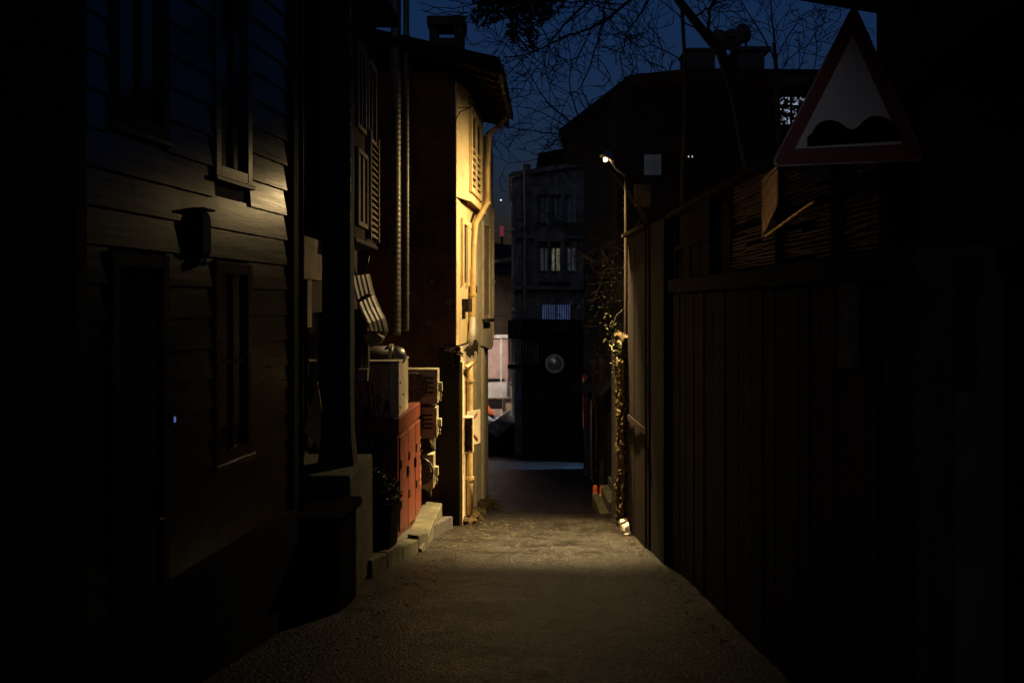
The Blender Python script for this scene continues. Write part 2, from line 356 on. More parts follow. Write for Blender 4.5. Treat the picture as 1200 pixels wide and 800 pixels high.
mb = MB(); wbox(mb, 4.95, 5.37, -.5, .5, .004, .02); wbox(mb, 4.95, 5.37, .62, 1.7, .004, .02); mb.build('panel', M['tar'], d, bevel=.008)
mb = MB(); mb.tube([W(5.33,.45,.02), W(5.33,.45,.06), W(5.25,.45,.06)], .009, 8); mb.build('handle', M['black'], d, smooth=True)
mb = MB(); mb.prism([(FX(4.5)+.45,4.3),(FX(7.5)+.45,7.75),(-6.3,7.75),(-6.3,4.3)], 7.0, 7.12); mb.build('roof', M['roof'], house)
# doorbell light: a tiny blue pilot lamp beside the door
mb = MB(); wbox(mb, 5.475, 5.495, .93, .99, .031, .05); t_ = thing('doorbell', W(5.485,.95,.03), 'tiny doorbell with a blue pilot light on the boards beside the dark door', 'doorbell')
mb.build('case', M['black'], t_)
mb = MB(); wbox(mb, 5.478, 5.492, .945, .975, .05, .056); mb.build('pilot_light', glow('blue_led', (.2,.32,.8), .35), t_)
ld = bpy.data.lights.new('pilot_light', 'SPOT'); ld.energy = .10; ld.color = (.3,.42,1); ld.shadow_soft_size = .006; ld.spot_size = math.radians(70); ld.spot_blend = .9
lo = bpy.data.objects.new('pilot_glow', ld); C.objects.link(lo); lo.location = W(5.50,.955,.085); lo.parent = t_; lo.matrix_parent_inverse = t_.matrix_basis.inverted()
lo.rotation_mode = 'QUATERNION'; lo.rotation_quaternion = (W(5.85,.95,.02)-W(5.50,.955,.085)).to_track_quat('-Z', 'Y')
# wall lantern box, unlit
t_ = thing('wall_box', W(5.85,1.9,.03), 'dark hooded box fixed on the boards between the upper and lower windows', 'wall box')
mb = MB()
prof = [(0,.0),(.05,.0),(.065,.04),(.065,.24),(.05,.30),(0,.30)]
vs = []; n = len(prof)
for yy in (5.78, 5.93):
    for o_, h in prof: vs.append(W(yy, 1.87+h*.9, .01+o_))
mb.add(vs, [tuple(range(n)), tuple(range(n, 2*n))[::-1]]+[(i,(i+1)%n,(i+1)%n+n,i+n) for i in range(n)]); mb.build('case', M['trim'], t_, bevel=.02)
mb = MB(); wbox(mb, 5.77, 5.94, 2.141, 2.155, .02, .09); mb.build('hood', M['trim'], t_, bevel=.004)
mb = MB(); mb.lathe([(.03,0),(.035,.03),(.02,.05)], W(5.855,1.82,.045), 12); mb.build('knob', M['oldmetal'], t_, smooth=True)

# near black wall on the left edge
mb = MB(); mb.prism([(-1.94,.2),(-1.975,4.46),(-5,4.46),(-5,.2)], -1.2, 7)
nb = thing('tarred_wall', (-2,2,g(2)), 'black tarred plank wall at the near left edge of the alley', 'wall')
mb.build('wall_face', M['tar'], nb)
mb = MB(); y = .3
while y < 4.35:
    x = -1.94-.035*(y/4.26); mb.box((x-.003,y,-1.0),(x+.018,y+.16,6.9)); y += .175
mb.build('plank_cladding', M['tar'], nb)

# corner downpipes
def downpipe(pts, r, m, label, brackets=(), group=None, n=10, dirx=-1):
    t = thing('downpipe', pts[-1], label, 'pipe', group)
    mb = MB(); mb.tube(pts, r, n); mb.build('pipe', m, t, smooth=True)
    for b in brackets:
        mb = MB(); mb.lathe([(r*1.02,-.02),(r*1.35,-.02),(r*1.35,.02),(r*1.02,.02)], b, n); mb.box((b[0]+dirx*(r+.05), b[1]-.008, b[2]-.01),(b[0]+dirx*r, b[1]+.008, b[2]+.01))
        mb.build('bracket', m, t)
    return t
xp = X(341, 7.62); downpipe([(xp,7.62,7),(xp,7.62,g(7.62))], .026, M['black'], 'black downpipe at the far corner of the timber house', [(xp,7.62,z) for z in (4.2,2.4,.6)])
xp = X(353, 7.95); downpipe([(xp,7.95,7),(xp,7.95,g(7.95)+.15)], .021, M['black'], 'thin black pipe standing just beyond the timber house corner', [(xp,7.95,z) for z in (3.8,2.0,.4)])

# ------------------------------------------------------------------ second left house: brown plaster with an upper bay
h2 = thing('plaster_house', (-2.3, 10.5, g(10.5)), 'brown plaster house with a projecting upper bay behind the timber column', 'house')
mb = MB(); mb.prism([(-2.1,7.7),(-2.1,13.58),(-7,13.58),(-7,7.7)], -2, 5.0); mb.build('wall', M['stucco_dark'], h2)
bay = MB().prism([(-2.098,10.12),(-1.60,10.12),(-1.60,11.7),(-2.098,11.7)], 2.27, 4.9).build('bay', M['stucco_dark'], h2)
mb = MB(); mb.box((-2.09,10.11,2.22),(-1.58,11.74,2.266)); mb.build('sill_board', M['trim'], bay, bevel=.01)
# bay windows and shutters on the alley side
def bwin(y0,y1,z0,z1,m):
    f = MB().box((-1.606,y0,z0),(-1.592,y1,z1)).build('window', m, h2)
    mb = MB(); t=.05
    mb.box((-1.598,y0-t,z0-t),(-1.565,y0,z1+t)); mb.box((-1.598,y1,z0-t),(-1.565,y1+t,z1+t)); mb.box((-1.598,y0+.001,z1),(-1.566,y1-.001,z1+t)); mb.box((-1.598,y0+.001,z0-t),(-1.566,y1-.001,z0)); mb.box((-1.59,(y0+y1)/2-.015,z0+.001),(-1.568,(y0+y1)/2+.015,z1-.001))
    mb.build('frame', M['cream_dk'], f, bevel=.004); return f
bwin(10.22,10.80,2.45,3.15,M['cream_dk'])
bwin(10.22,10.7,3.45,4.25,M['darkglass'])
bwin(10.95,11.5,3.45,4.25,M['darkglass'])
mb = MB()
for i in range(16): mb.add([(-1.585,10.95,2.35+i*.07),(-1.585,11.55,2.35+i*.07),(-1.55,11.55,2.335+i*.07),(-1.55,10.95,2.335+i*.07),(-1.585,10.95,2.36+i*.07+.03),(-1.585,11.55,2.36+i*.07+.03),(-1.55,11.55,2.345+i*.07),(-1.55,10.95,2.345+i*.07)],[(0,1,2,3),(4,7,6,5),(3,2,6,7),(0,4,5,1),(0,3,7,4),(1,5,6,2)])
mb.box((-1.598,10.9,2.3),(-1.54,10.945,3.5)); mb.box((-1.598,11.555,2.3),(-1.54,11.6,3.5)); mb.build('shutter', M['cream_dk'], h2)
mb = MB(); mb.prism([(-2.3,9.6),(-1.38,9.6),(-1.36,11.95),(-2.3,11.95)], 4.9, [5.12,4.99,4.99,5.12]); mb.prism([(-7,7.4),(-1.9,7.4),(-1.9,9.59),(-7,9.59)],5.0,5.1); mb.build('roof', M['roof'], h2)
# ground floor windows, dark
for (a,b,c_,d_) in ((8.6,9.25,.7,2.0),(10.1,10.8,.2,1.5)):
    f = MB().box((-2.106,a,c_),(-2.09,b,d_)).build('window', M['darkglass'], h2)
    mb = MB(); t=.06
    mb.box((-2.099,a-t,c_-t),(-2.06,a,d_+t)); mb.box((-2.099,b,c_-t),(-2.06,b+t,d_+t)); mb.box((-2.099,a+.001,d_),(-2.061,b-.001,d_+t)); mb.box((-2.099,a+.001,c_-t),(-2.05,b-.001,c_)); mb.build('frame', M['trim'], f)
# pale panel and strip added to stand for a lamplit patch of wall
t_ = thing('lit_panel', (-2.05, 10.3, 1.8), 'pale flat panel and strip standing in for a lamplit patch of the brown wall', 'meter box')
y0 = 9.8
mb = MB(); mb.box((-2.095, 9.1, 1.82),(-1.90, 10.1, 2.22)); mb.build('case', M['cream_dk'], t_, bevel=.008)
mb=MB(); mb.box((-2.095, 9.3, 1.37),(-1.91, 9.5, 1.818)); mb.build('conduit', M['cream_dk'], t_)  # narrow pale strip carrying the lamplit patch downwards
# pale pieces added as patches of lamplight low behind the column
t_ = thing('lamplight_patch', (-2.0, 10.2, -.2), 'thin yellowish sheets standing in for pointed lamplit patches low on the brown wall', 'sheet')
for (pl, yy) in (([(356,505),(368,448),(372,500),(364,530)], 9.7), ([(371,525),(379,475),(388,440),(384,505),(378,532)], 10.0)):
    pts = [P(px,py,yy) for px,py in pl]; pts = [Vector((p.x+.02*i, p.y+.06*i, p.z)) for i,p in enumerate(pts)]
    MB().slab(pts, (.006,.01,0)).build('patch_piece', M['lit_patch'], t_)

# ------------------------------------------------------------------ timber column on its block
mb = MB(); 
cx0, cx1, cy0, cy1 = -1.71, -1.455, 8.95, 9.2
vs=[]; nz=24
for i in range(nz+1):
    zz=.14+(6.9)*i/nz; fl = .035*max(0,1-i*.8)
    for (a,b) in ((cx0-fl,cy0-fl),(cx1+fl,cy0-fl),(cx1+fl,cy1),(cx0-fl,cy1)): 
        q=Vector((a,b,zz)); vs.append(q+noise.noise_vector(q*2.2)*.008)
fs=[(0,3,2,1),(nz*4,nz*4+1,nz*4+2,nz*4+3)]
for i in range(nz):
    for k in range(4): fs.append((i*4+k,i*4+(k+1)%4,(i+1)*4+(k+1)%4,(i+1)*4+k))
mb.add(vs,fs); t_=thing('timber_column',( -1.58,9.07,.14),'tall square dark timber column standing on the concrete block','column')
mb.build('shaft', M['pole'], t_, bevel=.01)
mb=MB(); random.seed(11)
for i in range(46):
    zz=.3+random.random()*4.6; mb.box((cx1-.004,cy0-.003-.004,zz),(cx1+.006,cy0+.01,zz+random.uniform(.012,.04)))
mb.build('staple_row', M['oldmetal'], t_)
t_=thing('concrete_block',(-1.7,9,g(9)),'square concrete block with a mossy flat top under the timber column','block')
mb=MB(); mb.prism([(-2.09,8.42),(-1.37,8.42),(-1.35,9.66),(-2.09,9.66)],-.95,.14); mb.jitter(.01,5); mb.build('block_body', M['conc'], t_, bevel=.02)
# dark bin in front
t_=thing('waste_bin',(-1.72,7.9,g(7.9)),'low black lidded bin in front of the concrete block','bin')
mb=MB(); mb.prism([(-2.0,7.75),(-1.36,7.75),(-1.30,8.33),(-2.0,8.33)],g(8)-.02,-.10); mb.build('body', M['planter'], t_, bevel=.02)
mb=MB(); mb.prism([(-2.04,7.7),(-1.33,7.7),(-1.26,8.38),(-2.04,8.38)],[-.095]*4,[-.06,-.06,-.02,-.02]); mb.build('lid', M['planter'], t_, bevel=.012)
mb=MB(); mb.tube([(-1.8,7.75,-.16),(-1.8,7.70,-.16),(-1.5,7.70,-.16),(-1.5,7.75,-.16)],.01,6); mb.build('handle', M['black'], t_)

# ------------------------------------------------------------------ cabinets, ducts, air conditioners
cab=thing('steel_cabinet',(-1.75,12,g(12)),'large red steel cabinet with hinged side doors on the pavement','cabinet')
CX=(-2.05,-1.265); 
mb=MB(); A=[(-2.08,11.05),(-1.268,11.05),(-1.195,13.0),(-2.08,13.0)]
mb.prism(A,[g(a[1])+.16 for a in A],[.14,.14,.14,.14]); mb.build('body', M['red'], cab, bevel=.012)
mb=MB(); A=[(-2.1,11.02),(-1.25,11.02),(-1.175,13.03),(-2.1,13.03)]
mb.prism(A,.143,.325); mb.build('top_rim', M['red'], cab, bevel=.01)
mb=MB(); mb.box((-2.05,11.035,-.08),(-1.35,11.048,.12)); mb.box((-2.05,11.035,-.6),(-1.45,11.048,-.12)); fp=mb.build('front_panel', M['black'], cab, bevel=.003); fp['label']='black panel with pale letters'
def text(s, size, loc, rot, m, parent, name='lettering', ext=.002):
    cu=bpy.data.curves.new(name,'FONT'); cu.body=s; cu.size=size; cu.extrude=ext; cu.space_character=1.25
    to=bpy.data.objects.new('tmp',cu); C.objects.link(to); bpy.context.view_layer.update()
    me=bpy.data.meshes.new_from_object(to.evaluated_get(bpy.context.evaluated_depsgraph_get())); bpy.data.objects.remove(to)
    me.name=name; me.materials.clear(); me.materials.append(m); o=bpy.data.objects.new(name,me); C.objects.link(o)
    o.location=loc; o.rotation_euler=rot
    if parent: o.parent=parent; o.matrix_parent_inverse=parent.matrix_basis.inverted()
    return o
text('ZEA',.085,(-1.70,11.031,0.02),(math.radians(90),0,0),M['ac'],fp)
# side doors (alley face) with hinges
def cside(y,off=0): return -1.268+(y-11.05)/(13.0-11.05)*.073+off
for k,(ya,yb) in enumerate(((11.12,11.72),(11.76,12.36),(12.4,12.95))):
    mb=MB(); mb.prism([(cside(ya,.001),ya),(cside(ya,.018),ya),(cside(yb,.018),yb),(cside(yb,.001),yb)],[g(ya)+.22,g(ya)+.22,g(yb)+.22,g(yb)+.22],[.1]*4)
    d_=mb.build('door', M['red'], cab, bevel=.006)
    for zz in (-.25,-.7):
        mb=MB(); mb.box((cside(ya,.018),ya+.02,zz),(cside(ya,.032),ya+.09,zz+.09)); mb.build('hinge', M['black'], d_)
    mb=MB(); mb.box((cside(yb,.018),yb-.1,-.42),(cside(yb,.04),yb-.05,-.3)); mb.build('latch', M['black'], d_)
    mb=MB(); random.seed(20+k)
    for i in range(7):
        zz=-.15-i*.1; mb.slab([(cside(yb,.0185),yb-.16,zz),(cside(yb,.0185),yb-.06,zz+.03),(cside(yb,.0185),yb-.10,zz+.06)],(.002,0,0))
    if k==2: mb.build('peeled_patch', M['brownpanel'], d_)
box=thing('switch_box',(-1.7,11.6,.33),'brown fronted box with black graffiti standing on top of the red cabinet','box')
mb=MB(); mb.box((-2.05,11.12,.327),(-1.365,12.1,.92)); mb.build('body', M['brownpanel'], box, bevel=.005)
mb=MB(); mb.box((-1.363,11.10,.327),(-1.262,11.13,.93)); mb.box((-1.363,11.131,.327),(-1.262,12.1,.93)); mb.box((-2.07,11.095,.931),(-1.255,12.12,.955)); mb.build('end_frame', M['cream'], box, bevel=.004)['label']='pale frame strip at the right end'
for (px,py) in ((469,448),(469,477),(473,462),(467,482)):
    p=P(px,py,11.098); MB().box((p.x-.006,11.09,p.z-.012),(p.x+.006,11.099,p.z+.012)).build('bolt', M['black'], box)
# graffiti strokes on the brown front
S=[[(430,450),(432,465),(433,474)],[(436,450),(437,462)],[(428,447),(433,443)],
   [(424,463),(420,470),(415,476),(421,480),(418,487)],[(425,486),(427,474),(430,484),(433,473),(435,487)],
   [(438,487),(438,468),(442,463),(446,467),(441,474),(446,486)],[(449,486),(453,467),(457,485)],[(450,479),(457,478)],[(459,470),(454,474),(452,482),(457,485),(460,479),(455,479)],
   [(414,487),(425,486),(438,487)]]
mb=MB()
for s_ in S:
    pts=[P(a,b,11.112) for a,b in s_]; cur=[]
    for i in range(len(pts)-1):
        for k in range(4): cur.append(pts[i].lerp(pts[i+1],k/4))
    cur.append(pts[-1]); mb.tube([(p.x,11.117,p.z) for p in cur],.0085,5)
mb.build('graffiti', M['ink'], box)
def ac_unit(x,y,z,w,h,label,fx=.32):
    d=.3; t=thing('air_conditioner',(x,y,z),label,'air conditioner','outdoor air conditioning units on the dark wall')
    MB().box((x,y,z),(x+w,y+d,z+h)).build('casing', M['ac'], t, bevel=.012)
    mb=MB(); r=h*.40; c=(x+w*fx, y-.004, z+h*.5)
    mb.lathe([(.001,0),(r,0),(r,.003),(.001,.003)],c,28,'y'); fan=mb.build('fan_opening', M['black'], t)
    mb=MB()
    for k in range(5): 
        rr=r*(.25+.18*k); mb.tube([(c[0]+rr*math.cos(a*math.pi/12),y-.012,c[2]+rr*math.sin(a*math.pi/12)) for a in range(25)],.0035,4,False)
    for k in range(8): a=k*math.pi/4; mb.tube([(c[0],y-.012,c[2]),(c[0]+r*math.cos(a),y-.012,c[2]+r*math.sin(a))],.003,4)
    mb.build('grille', M['ac'], fan)
    mb=MB()
    for i in range(4): mb.box((x+w*.72,y-.006,z+h*(.3+i*.14)),(x+w*.93,y-.001,z+h*(.3+i*.14)+.02))
    mb.build('vent_slot', M['trim'], t)
    mb=MB(); mb.box((x+w+.001,y+.06,z+h*.35),(x+w+.05,y+.2,z+h*.6)); mb.tube([(x+w+.02,y+.12,z+h*.35),(x+w+.03,y+.12,z+h*.2),(x+w+.02,y+.25,z+.02)],.012,6); mb.build('valve_cover', M['ac'], t)
    MB().box((x+.06,y+.02,z-.03),(x+.10,y+d+.3,z-.002)).build('bracket', M['oldmetal'], t)
    mb=MB(); mb.box((x+w-.10,y+.02,z-.03),(x+w-.06,y+d+.3,z-.002)); mb.slab([(x+w-.10,y+.05,z-.03),(x+w-.10,y+d+.28,z-.03),(x+w-.10,y+d+.28,z-.25)],(.04,0,0)); mb.build('bracket', M['oldmetal'], t)
    return t
xa=X(513,12.9)
ac_unit(xa-.8,12.9,Z(473,12.9),.8,.45,'upper outdoor air conditioner of the stacked pair behind the red cabinet',.62-.0)
ac_unit(xa-.83,12.9,Z(515,12.9)+.02,.82,.40,'lower outdoor air conditioner of the stacked pair behind the red cabinet',.62)
xb=X(510,13.1)
t_=ac_unit(xb-.32,13.12,Z(573,13.1),.30,.46,'small narrow air conditioner low on the dark wall beside the ramp',.4)
# square exhaust duct elbow on top of the switch box
t_=thing('exhaust_duct',(-1.6,11.4,1.0),'short fat round exhaust duct lying across the top of the graffitied box','duct')
mb=MB(); zc=Z(419,11.5); r=.135
mb.tube([(-2.05,11.55,zc),(X(461,11.5),11.55,zc)],r,24); mb.build('pipe', M['duct'], t_, smooth=True)
mb=MB(); xx=X(458,11.5); mb.tube([(xx-.02,11.55,zc),(xx+.02,11.55,zc)],r+.022,24); mb.build('flange', M['cream'], t_)
mb=MB(); mb.tube([(xx+.025,11.55,zc),(xx+.06,11.55,zc),(xx+.10,11.56,zc-.005),(xx+.125,11.58,zc-.02)],[r*.97,r*.98,r*.9,r*.55],24); mb.build('end_cap', M['oldmetal'], t_, smooth=True)
for x in (-1.9,-1.5): MB().box((x,11.5,.957),(x+.04,11.6,zc-r*.9)).build('bracket', M['cream_dk'], t_)
# ribbed bent flat duct
t_=thing('ribbed_duct',(-1.6,11,1.4),'ribbed flat metal duct bending down the wall above the graffitied box','duct')
cen=[(414,322),(417,335),(420,347),(426,362),(433,376),(436,388),(431,397),(420,401)]
mb=MB(); mb_pts=[]
cen=[(a+5,b) for a,b in cen]
for i in range(len(cen)-1):
    for k in range(5): mb_pts.append(P(cen[i][0]+(cen[i+1][0]-cen[i][0])*k/5, cen[i][1]+(cen[i+1][1]-cen[i][1])*k/5, 10.4))
vs=[];fs=[];n=0
for i,p in enumerate(mb_pts):
    tn=(mb_pts[min(i+1,len(mb_pts)-1)]-mb_pts[max(i-1,0)]).normalized(); u=Vector((tn.z,0,-tn.x))
    if u.x<0: u=-u
    wd=.075
    ring=[]
    for j in range(9): 
        q=-1+j/4; ring.append(p+u*wd*q+Vector((0,(-.012 if j%2 else 0)+.13*(q+1),0)))
    ring+= [p+u*wd+Vector((0,.40,0)), p-u*wd+Vector((0,.22,0))]
    vs+=ring; n=len(ring)
    if i:
        for k in range(n): fs.append(((i-1)*n+k,(i-1)*n+(k+1)%n,i*n+(k+1)%n,i*n+k))
mb.add(vs,fs+[tuple(range(n))[::-1],tuple(range(len(vs)-n,len(vs)))]); mb.build('duct_body', M['duct'], t_)
for idx in (10,27):
    p=mb_pts[idx]; tn=(mb_pts[idx+1]-mb_pts[idx-1]).normalized(); u=Vector((tn.z,0,-tn.x)); 
    mb=MB(); mb.slab([p-u*.085-tn*.010,p+u*.085-tn*.010+Vector((0,.27,0)),p+u*.085+tn*.010+Vector((0,.27,0)),p-u*.085+tn*.010],(0,.24,0)); o_=mb.build('band', M['cream'], t_); 
    for v_ in o_.data.vertices: v_.co.y-=.018
# conduit bundle box below it
t_=thing('junction_box',(-1.55,10.8,1.0),'narrow upright junction box with conduits under the ribbed duct','junction box')
mb=MB(); mb.box((X(412,10.7),10.7,Z(438,10.7)),(X(431,10.7),10.85,Z(362,10.7))); mb.build('case', M['duct'], t_, bevel=.006)
mb=MB(); 
for px in (424,430): mb.tube([P(px,362,10.68),P(px,436,10.68)],.014,8)
mb.build('conduit', M['cream_dk'], t_, smooth=True)
mb=MB(); mb.box((X(419,10.55),10.54,Z(446,10.55)),(X(431,10.55),10.59,Z(432,10.55))); mb.build('end_cap', M['cream'], t_, bevel=.004)
mb=MB(); mb.box((X(416,10.69),10.685,Z(430,10.69)),(X(421,10.69),10.698,Z(375,10.69))); mb.build('cover', M['trim'], t_)
# cable from the bay
mb=MB(); mb.tube([P(432,300,10.8),P(430,312,10.8),P(424,322,10.8),P(417,322,10.8),P(414,312,10.8)],.012,6); tag(mb.build('cable', M['black'], smooth=True),'loop of black cable hanging under the bay above the ribbed duct','cable')
# tall spiral ducts
def spiral(px0,px1,y,zt,zb,label):
    r=(X(px1,y)-X(px0,y))/2; cx=X((px0+px1)/2,y); t=thing('flue_duct',(cx,y,zb),label,'duct')
    pts=[];rs=[];zz=zb
    while zz<zt:
        pts+= [(cx,y,zz),(cx,y,zz+.045),(cx,y,zz+.055)]; rs+=[r*.965,r*.965,r*1.02]; zz+=.07
    MB().tube(pts,rs,20).build('pipe', M['duct'], t, smooth=True)
    for zz in (zb+.5,zb+2.2,zb+4): MB().box((cx-.02,y+r*.9,zz),(cx+.02,13.59,zz+.03)).build('bracket', M['oldmetal'], t)
    return t
spiral(457.5,470,13.25,6.8,Z(393,13.25),'fat spiral flue duct rising up the dark wall past the roofline')
spiral(472.5,479.5,13.3,6.6,Z(388,13.3),'thinner flue pipe beside the fat spiral duct')

# planter with plant
pl=thing('planter',(X(448,10.25),10.3,g(10.3)+.15),'dark tub planter on the kerb in front of the red cabinet','planter')
x0,x1=X(424,10.1),X(460,10.1); zt=Z(592,10.1)
mb=MB(); vs=[]
for (i_,zz) in ((.03,g(10.3)+.155),(0,zt)): vs+=[(x0+i_,10.0+i_,zz),(x1-i_,10.0+i_,zz),(x1-i_+.03,10.55-i_,zz),(x0+i_,10.55-i_,zz)]
mb.add(vs,[(0,3,2,1),(0,1,5,4),(1,2,6,5),(2,3,7,6),(3,0,4,7),(4,5,6,7)]); mb.build('tub', M['planter'], pl, bevel=.01)
mb=MB(); mb.prism([(x0-.02,9.98),(x1+.02,9.98),(x1+.05,10.57),(x0-.02,10.57)],zt+.001,zt+.03); mb.build('rim', M['planter'], pl, bevel=.006)
def leaves(mb,c,rad,n,size,seed=0,flat=.6):
    rnd=random.Random(seed)
    for i in range(n):
        while True:
            q=Vector((rnd.uniform(-1,1),rnd.uniform(-1,1),rnd.uniform(-1,1)))
            if q.length<1: break
        p=Vector(c)+Vector((q.x*rad[0],q.y*rad[1],q.z*rad[2])); s=size*rnd.uniform(.6,1.3)
        a=Vector((rnd.gauss(0,1),rnd.gauss(0,1),rnd.gauss(0,flat))).normalized(); b=a.cross(Vector((rnd.gauss(0,1),rnd.gauss(0,1),rnd.gauss(0,1)))).normalized(); nn=a.cross(b)*s*.15
        mb.add([p,p+a*s*.5+b*s*.28+nn,p+a*s,p+a*s*.5-b*s*.28+nn],[(0,1,2,3)])
ps=thing('bushy_plant',(X(446,10.25),10.28,zt+.03),'small bushy green plant growing in the dark tub','plant')
mb=MB(); leaves(mb,(X(444,10.25),10.28,Z(572,10.25)),(.2,.25,.10),620,.07,1); leaves(mb,(X(438,10.25),10.3,Z(562,10.25)),(.13,.15,.10),240,.065,2); leaves(mb,(X(458,10.2),10.2,Z(580,10.2)),(.10,.15,.07),150,.05,3); mb.build('foliage', M['leaf'], ps)
mb=MB(); rnd=random.Random(4)
for i in range(26):
    a=Vector((X(444,10.25)+rnd.uniform(-.08,.08),10.28+rnd.uniform(-.1,.1),zt+.02)); e=a+Vector((rnd.uniform(-.15,.15),rnd.uniform(-.15,.15),rnd.uniform(.08,.2))); mb.tube([a,(a+e)/2+Vector((0,0,.03)),e],[.004,.003,.002],4)
mb.build('stems', M['bark'], ps)

# ------------------------------------------------------------------ ochre house at the bend
oh=thing('ochre_house',(-1.2,15,g(14)),'ochre house with a lamplit alley front, jettied bay and dark umber end wall','house')
mb=MB(); mb.prism([(-2.08,13.62),(-.725,13.62),(-.51,17.0),(-2.08,17.0)],-2.2,1.02); mb.build('lower_wall', M['umber'], oh)
mb=MB(); mb.prism([(-2.08,13.6),(-.775,13.6),(-.60,15.8),(-.60,17),(-2.08,17)],1.021,4.75); mb.build('wall', M['umber'], oh)
# bright alley-side skins (painted fronts), 2 cm proud
mb=MB(); mb.prism([(-.724,13.60),(-.700,13.60),(-.485,17.0),(-.509,17.0)],-2.2,1.0); mb.build('alley_front', M['cream'], oh)
# jettied middle storey front, with panel recesses
E0=Vector((-.757,13.585,0)); E1=Vector((-.583,15.8,0)); ed=(E1-E0); el=ed.length; ed.normalize(); en=Vector((ed.y,-ed.x,0))
def E(s,z,o): q=E0+ed*s+en*o; return Vector((q.x,q.y,z))
def ebox(mb,s0,s1,z0,z1,o0,o1):
    vs=[E(s0,z0,o0),E(s1,z0,o0),E(s1,z0,o1),E(s0,z0,o1),E(s0,z1,o0),E(s1,z1,o0),E(s1,z1,o1),E(s0,z1,o1)]
    return mb.add(vs,[(0,3,2,1),(4,5,6,7),(0,1,5,4),(1,2,6,5),(2,3,7,6),(3,0,4,7)])
mb=MB(); ebox(mb,0,el,1.02,3.06,-.017,0)
f=mb.build('jetty_front', M['ochre'], oh)
for (s0,s1) in ((.50,.98),(1.25,1.62)):
    f=MB(); ebox(f,s0,s1,1.9 if s0<1 else 2.15,2.72,.0005,.004); wn=f.build('shuttered_window', M['stucco_dark'] if s0<1 else M['cream'], oh)
    mb=MB(); z0=1.9 if s0<1 else 2.15
    ebox(mb,s0-.09,s0,z0-.06,2.80,.001,.045); ebox(mb,s1,s1+.09,z0-.06,2.80,.001,.045); ebox(mb,s0+.001,s1-.001,2.72,2.80,.001,.043); mb.build('frame', M['ochre'], wn, bevel=.006)
mb=MB(); ebox(mb,.56,.96,1.47,1.66,.002,.10); mb.build('ledge_box', M['stucco_dark'], oh, bevel=.006)
mb=MB(); ebox(mb,1.40,1.62,1.72,1.86,.002,.10); mb.build('ledge_box', M['stucco_dark'], oh, bevel=.006)
# corner chamfer + bay of the top storey
BZ0,BZ1=3.07,4.62
mb=MB(); mb.prism([(-.775,13.59),(-.757,13.58),(-.625,14.18),(-.475,16.35),(-.62,16.37),(-.62,14.3)],BZ0+.07,BZ1); mb.build('bay', M['ochre'], oh)
mb=MB(); mb.prism([(-.80,13.55),(-.752,13.52),(-.592,14.14),(-.44,16.4),(-.66,16.4),(-.66,14.2)],BZ0-.02,BZ0+.068); mb.build('bay_sill', M['umber'], oh, bevel=.01)
mb=MB(); mb.prism([(-.755,13.50),(-.57,14.12),(-.42,16.42),(-.438,16.42),(-.59,14.14),(-.752,13.52)],BZ0-.03,BZ0+.075); mb.build('sill_trim', M['ochre'], oh)
# bay window with louvre ladder
B0=Vector((-.625,14.18,0)); B1=Vector((-.475,16.35,0)); bd=(B1-B0); bl=bd.length; bd.normalize(); bn=Vector((bd.y,-bd.x,0))
def B(s,z,o): q=B0+bd*s+bn*o; return Vector((q.x,q.y,z))
def bbox(mb,s0,s1,z0,z1,o0,o1):
    vs=[B(s0,z0,o0),B(s1,z0,o0),B(s1,z0,o1),B(s0,z0,o1),B(s0,z1,o0),B(s1,z1,o0),B(s1,z1,o1),B(s0,z1,o1)]
    return mb.add(vs,[(0,3,2,1),(4,5,6,7),(0,1,5,4),(1,2,6,5),(2,3,7,6),(3,0,4,7)])
mb=MB(); bbox(mb,.18,1.55,3.28,4.35,.0008,.006); wn=mb.build('window', M['soffit'], oh)
mb=MB(); bbox(mb,.10,.18,3.2,4.43,.001,.05); bbox(mb,1.55,1.63,3.2,4.43,.001,.05); bbox(mb,.181,1.549,4.35,4.43,.001,.048); bbox(mb,.181,1.549,3.2,3.28,.001,.048); bbox(mb,.82,.9,3.281,4.349,.006,.04); mb.build('frame', M['ochre'], wn, bevel=.005)
mb=MB()
for i in range(6): bbox(mb,.19,.81,3.34+i*.10,3.37+i*.10,.008,.035); bbox(mb,.91,1.54,3.34+i*.10,3.37+i*.10,.008,.035)
mb.build('louvre', M['ochre'], wn)
# ragged plaster edge and corbel between storeys
mb=MB(); A=[(-.83,13.55),(-.70,13.5),(-.46,15.7),(-.56,15.75)]
mb.prism(A,.80,1.015); 
mb=MB(); vs=[]; N=14
for i in range(N+1):
    s=el*i/N
    for (z_,o_) in ((1.02,.035),(.95+.03*noise.noise(Vector((s*4,0,0))),.06),(.80+.05*noise.noise(Vector((s*3,2,0))),.05+.02*noise.noise(Vector((s*5,1,0)))),(.70+.06*noise.noise(Vector((s*6,5,0))),-.02),(.9,-.09),(1.02,-.09)): vs.append(E(s,z_,o_-.01))
fs=[]; 
for i in range(N):
    for k in range(6): fs.append((i*6+k,i*6+(k+1)%6,(i+1)*6+(k+1)%6,(i+1)*6+k))
fs+=[tuple(range(6)),tuple(range(N*6,N*6+6))[::-1]]
mb.v=[];mb.f=[]; mb.add(vs,fs); mb.build('broken_corbel', M['stucco_dark'], oh)
mb=MB(); rnd=random.Random(8)
for i in range(16):
    a=Vector((-.83+rnd.uniform(-.05,.12),13.5,.98-rnd.uniform(0,.22))); mb.tube([a,a+Vector((rnd.uniform(-.06,.1),-.04,rnd.uniform(-.09,.05))),a+Vector((rnd.uniform(-.04,.14),-.05,rnd.uniform(-.14,.05)))],[.022,.016,.004],5)
mb.build('torn_lath', M['stucco_dark'], oh)
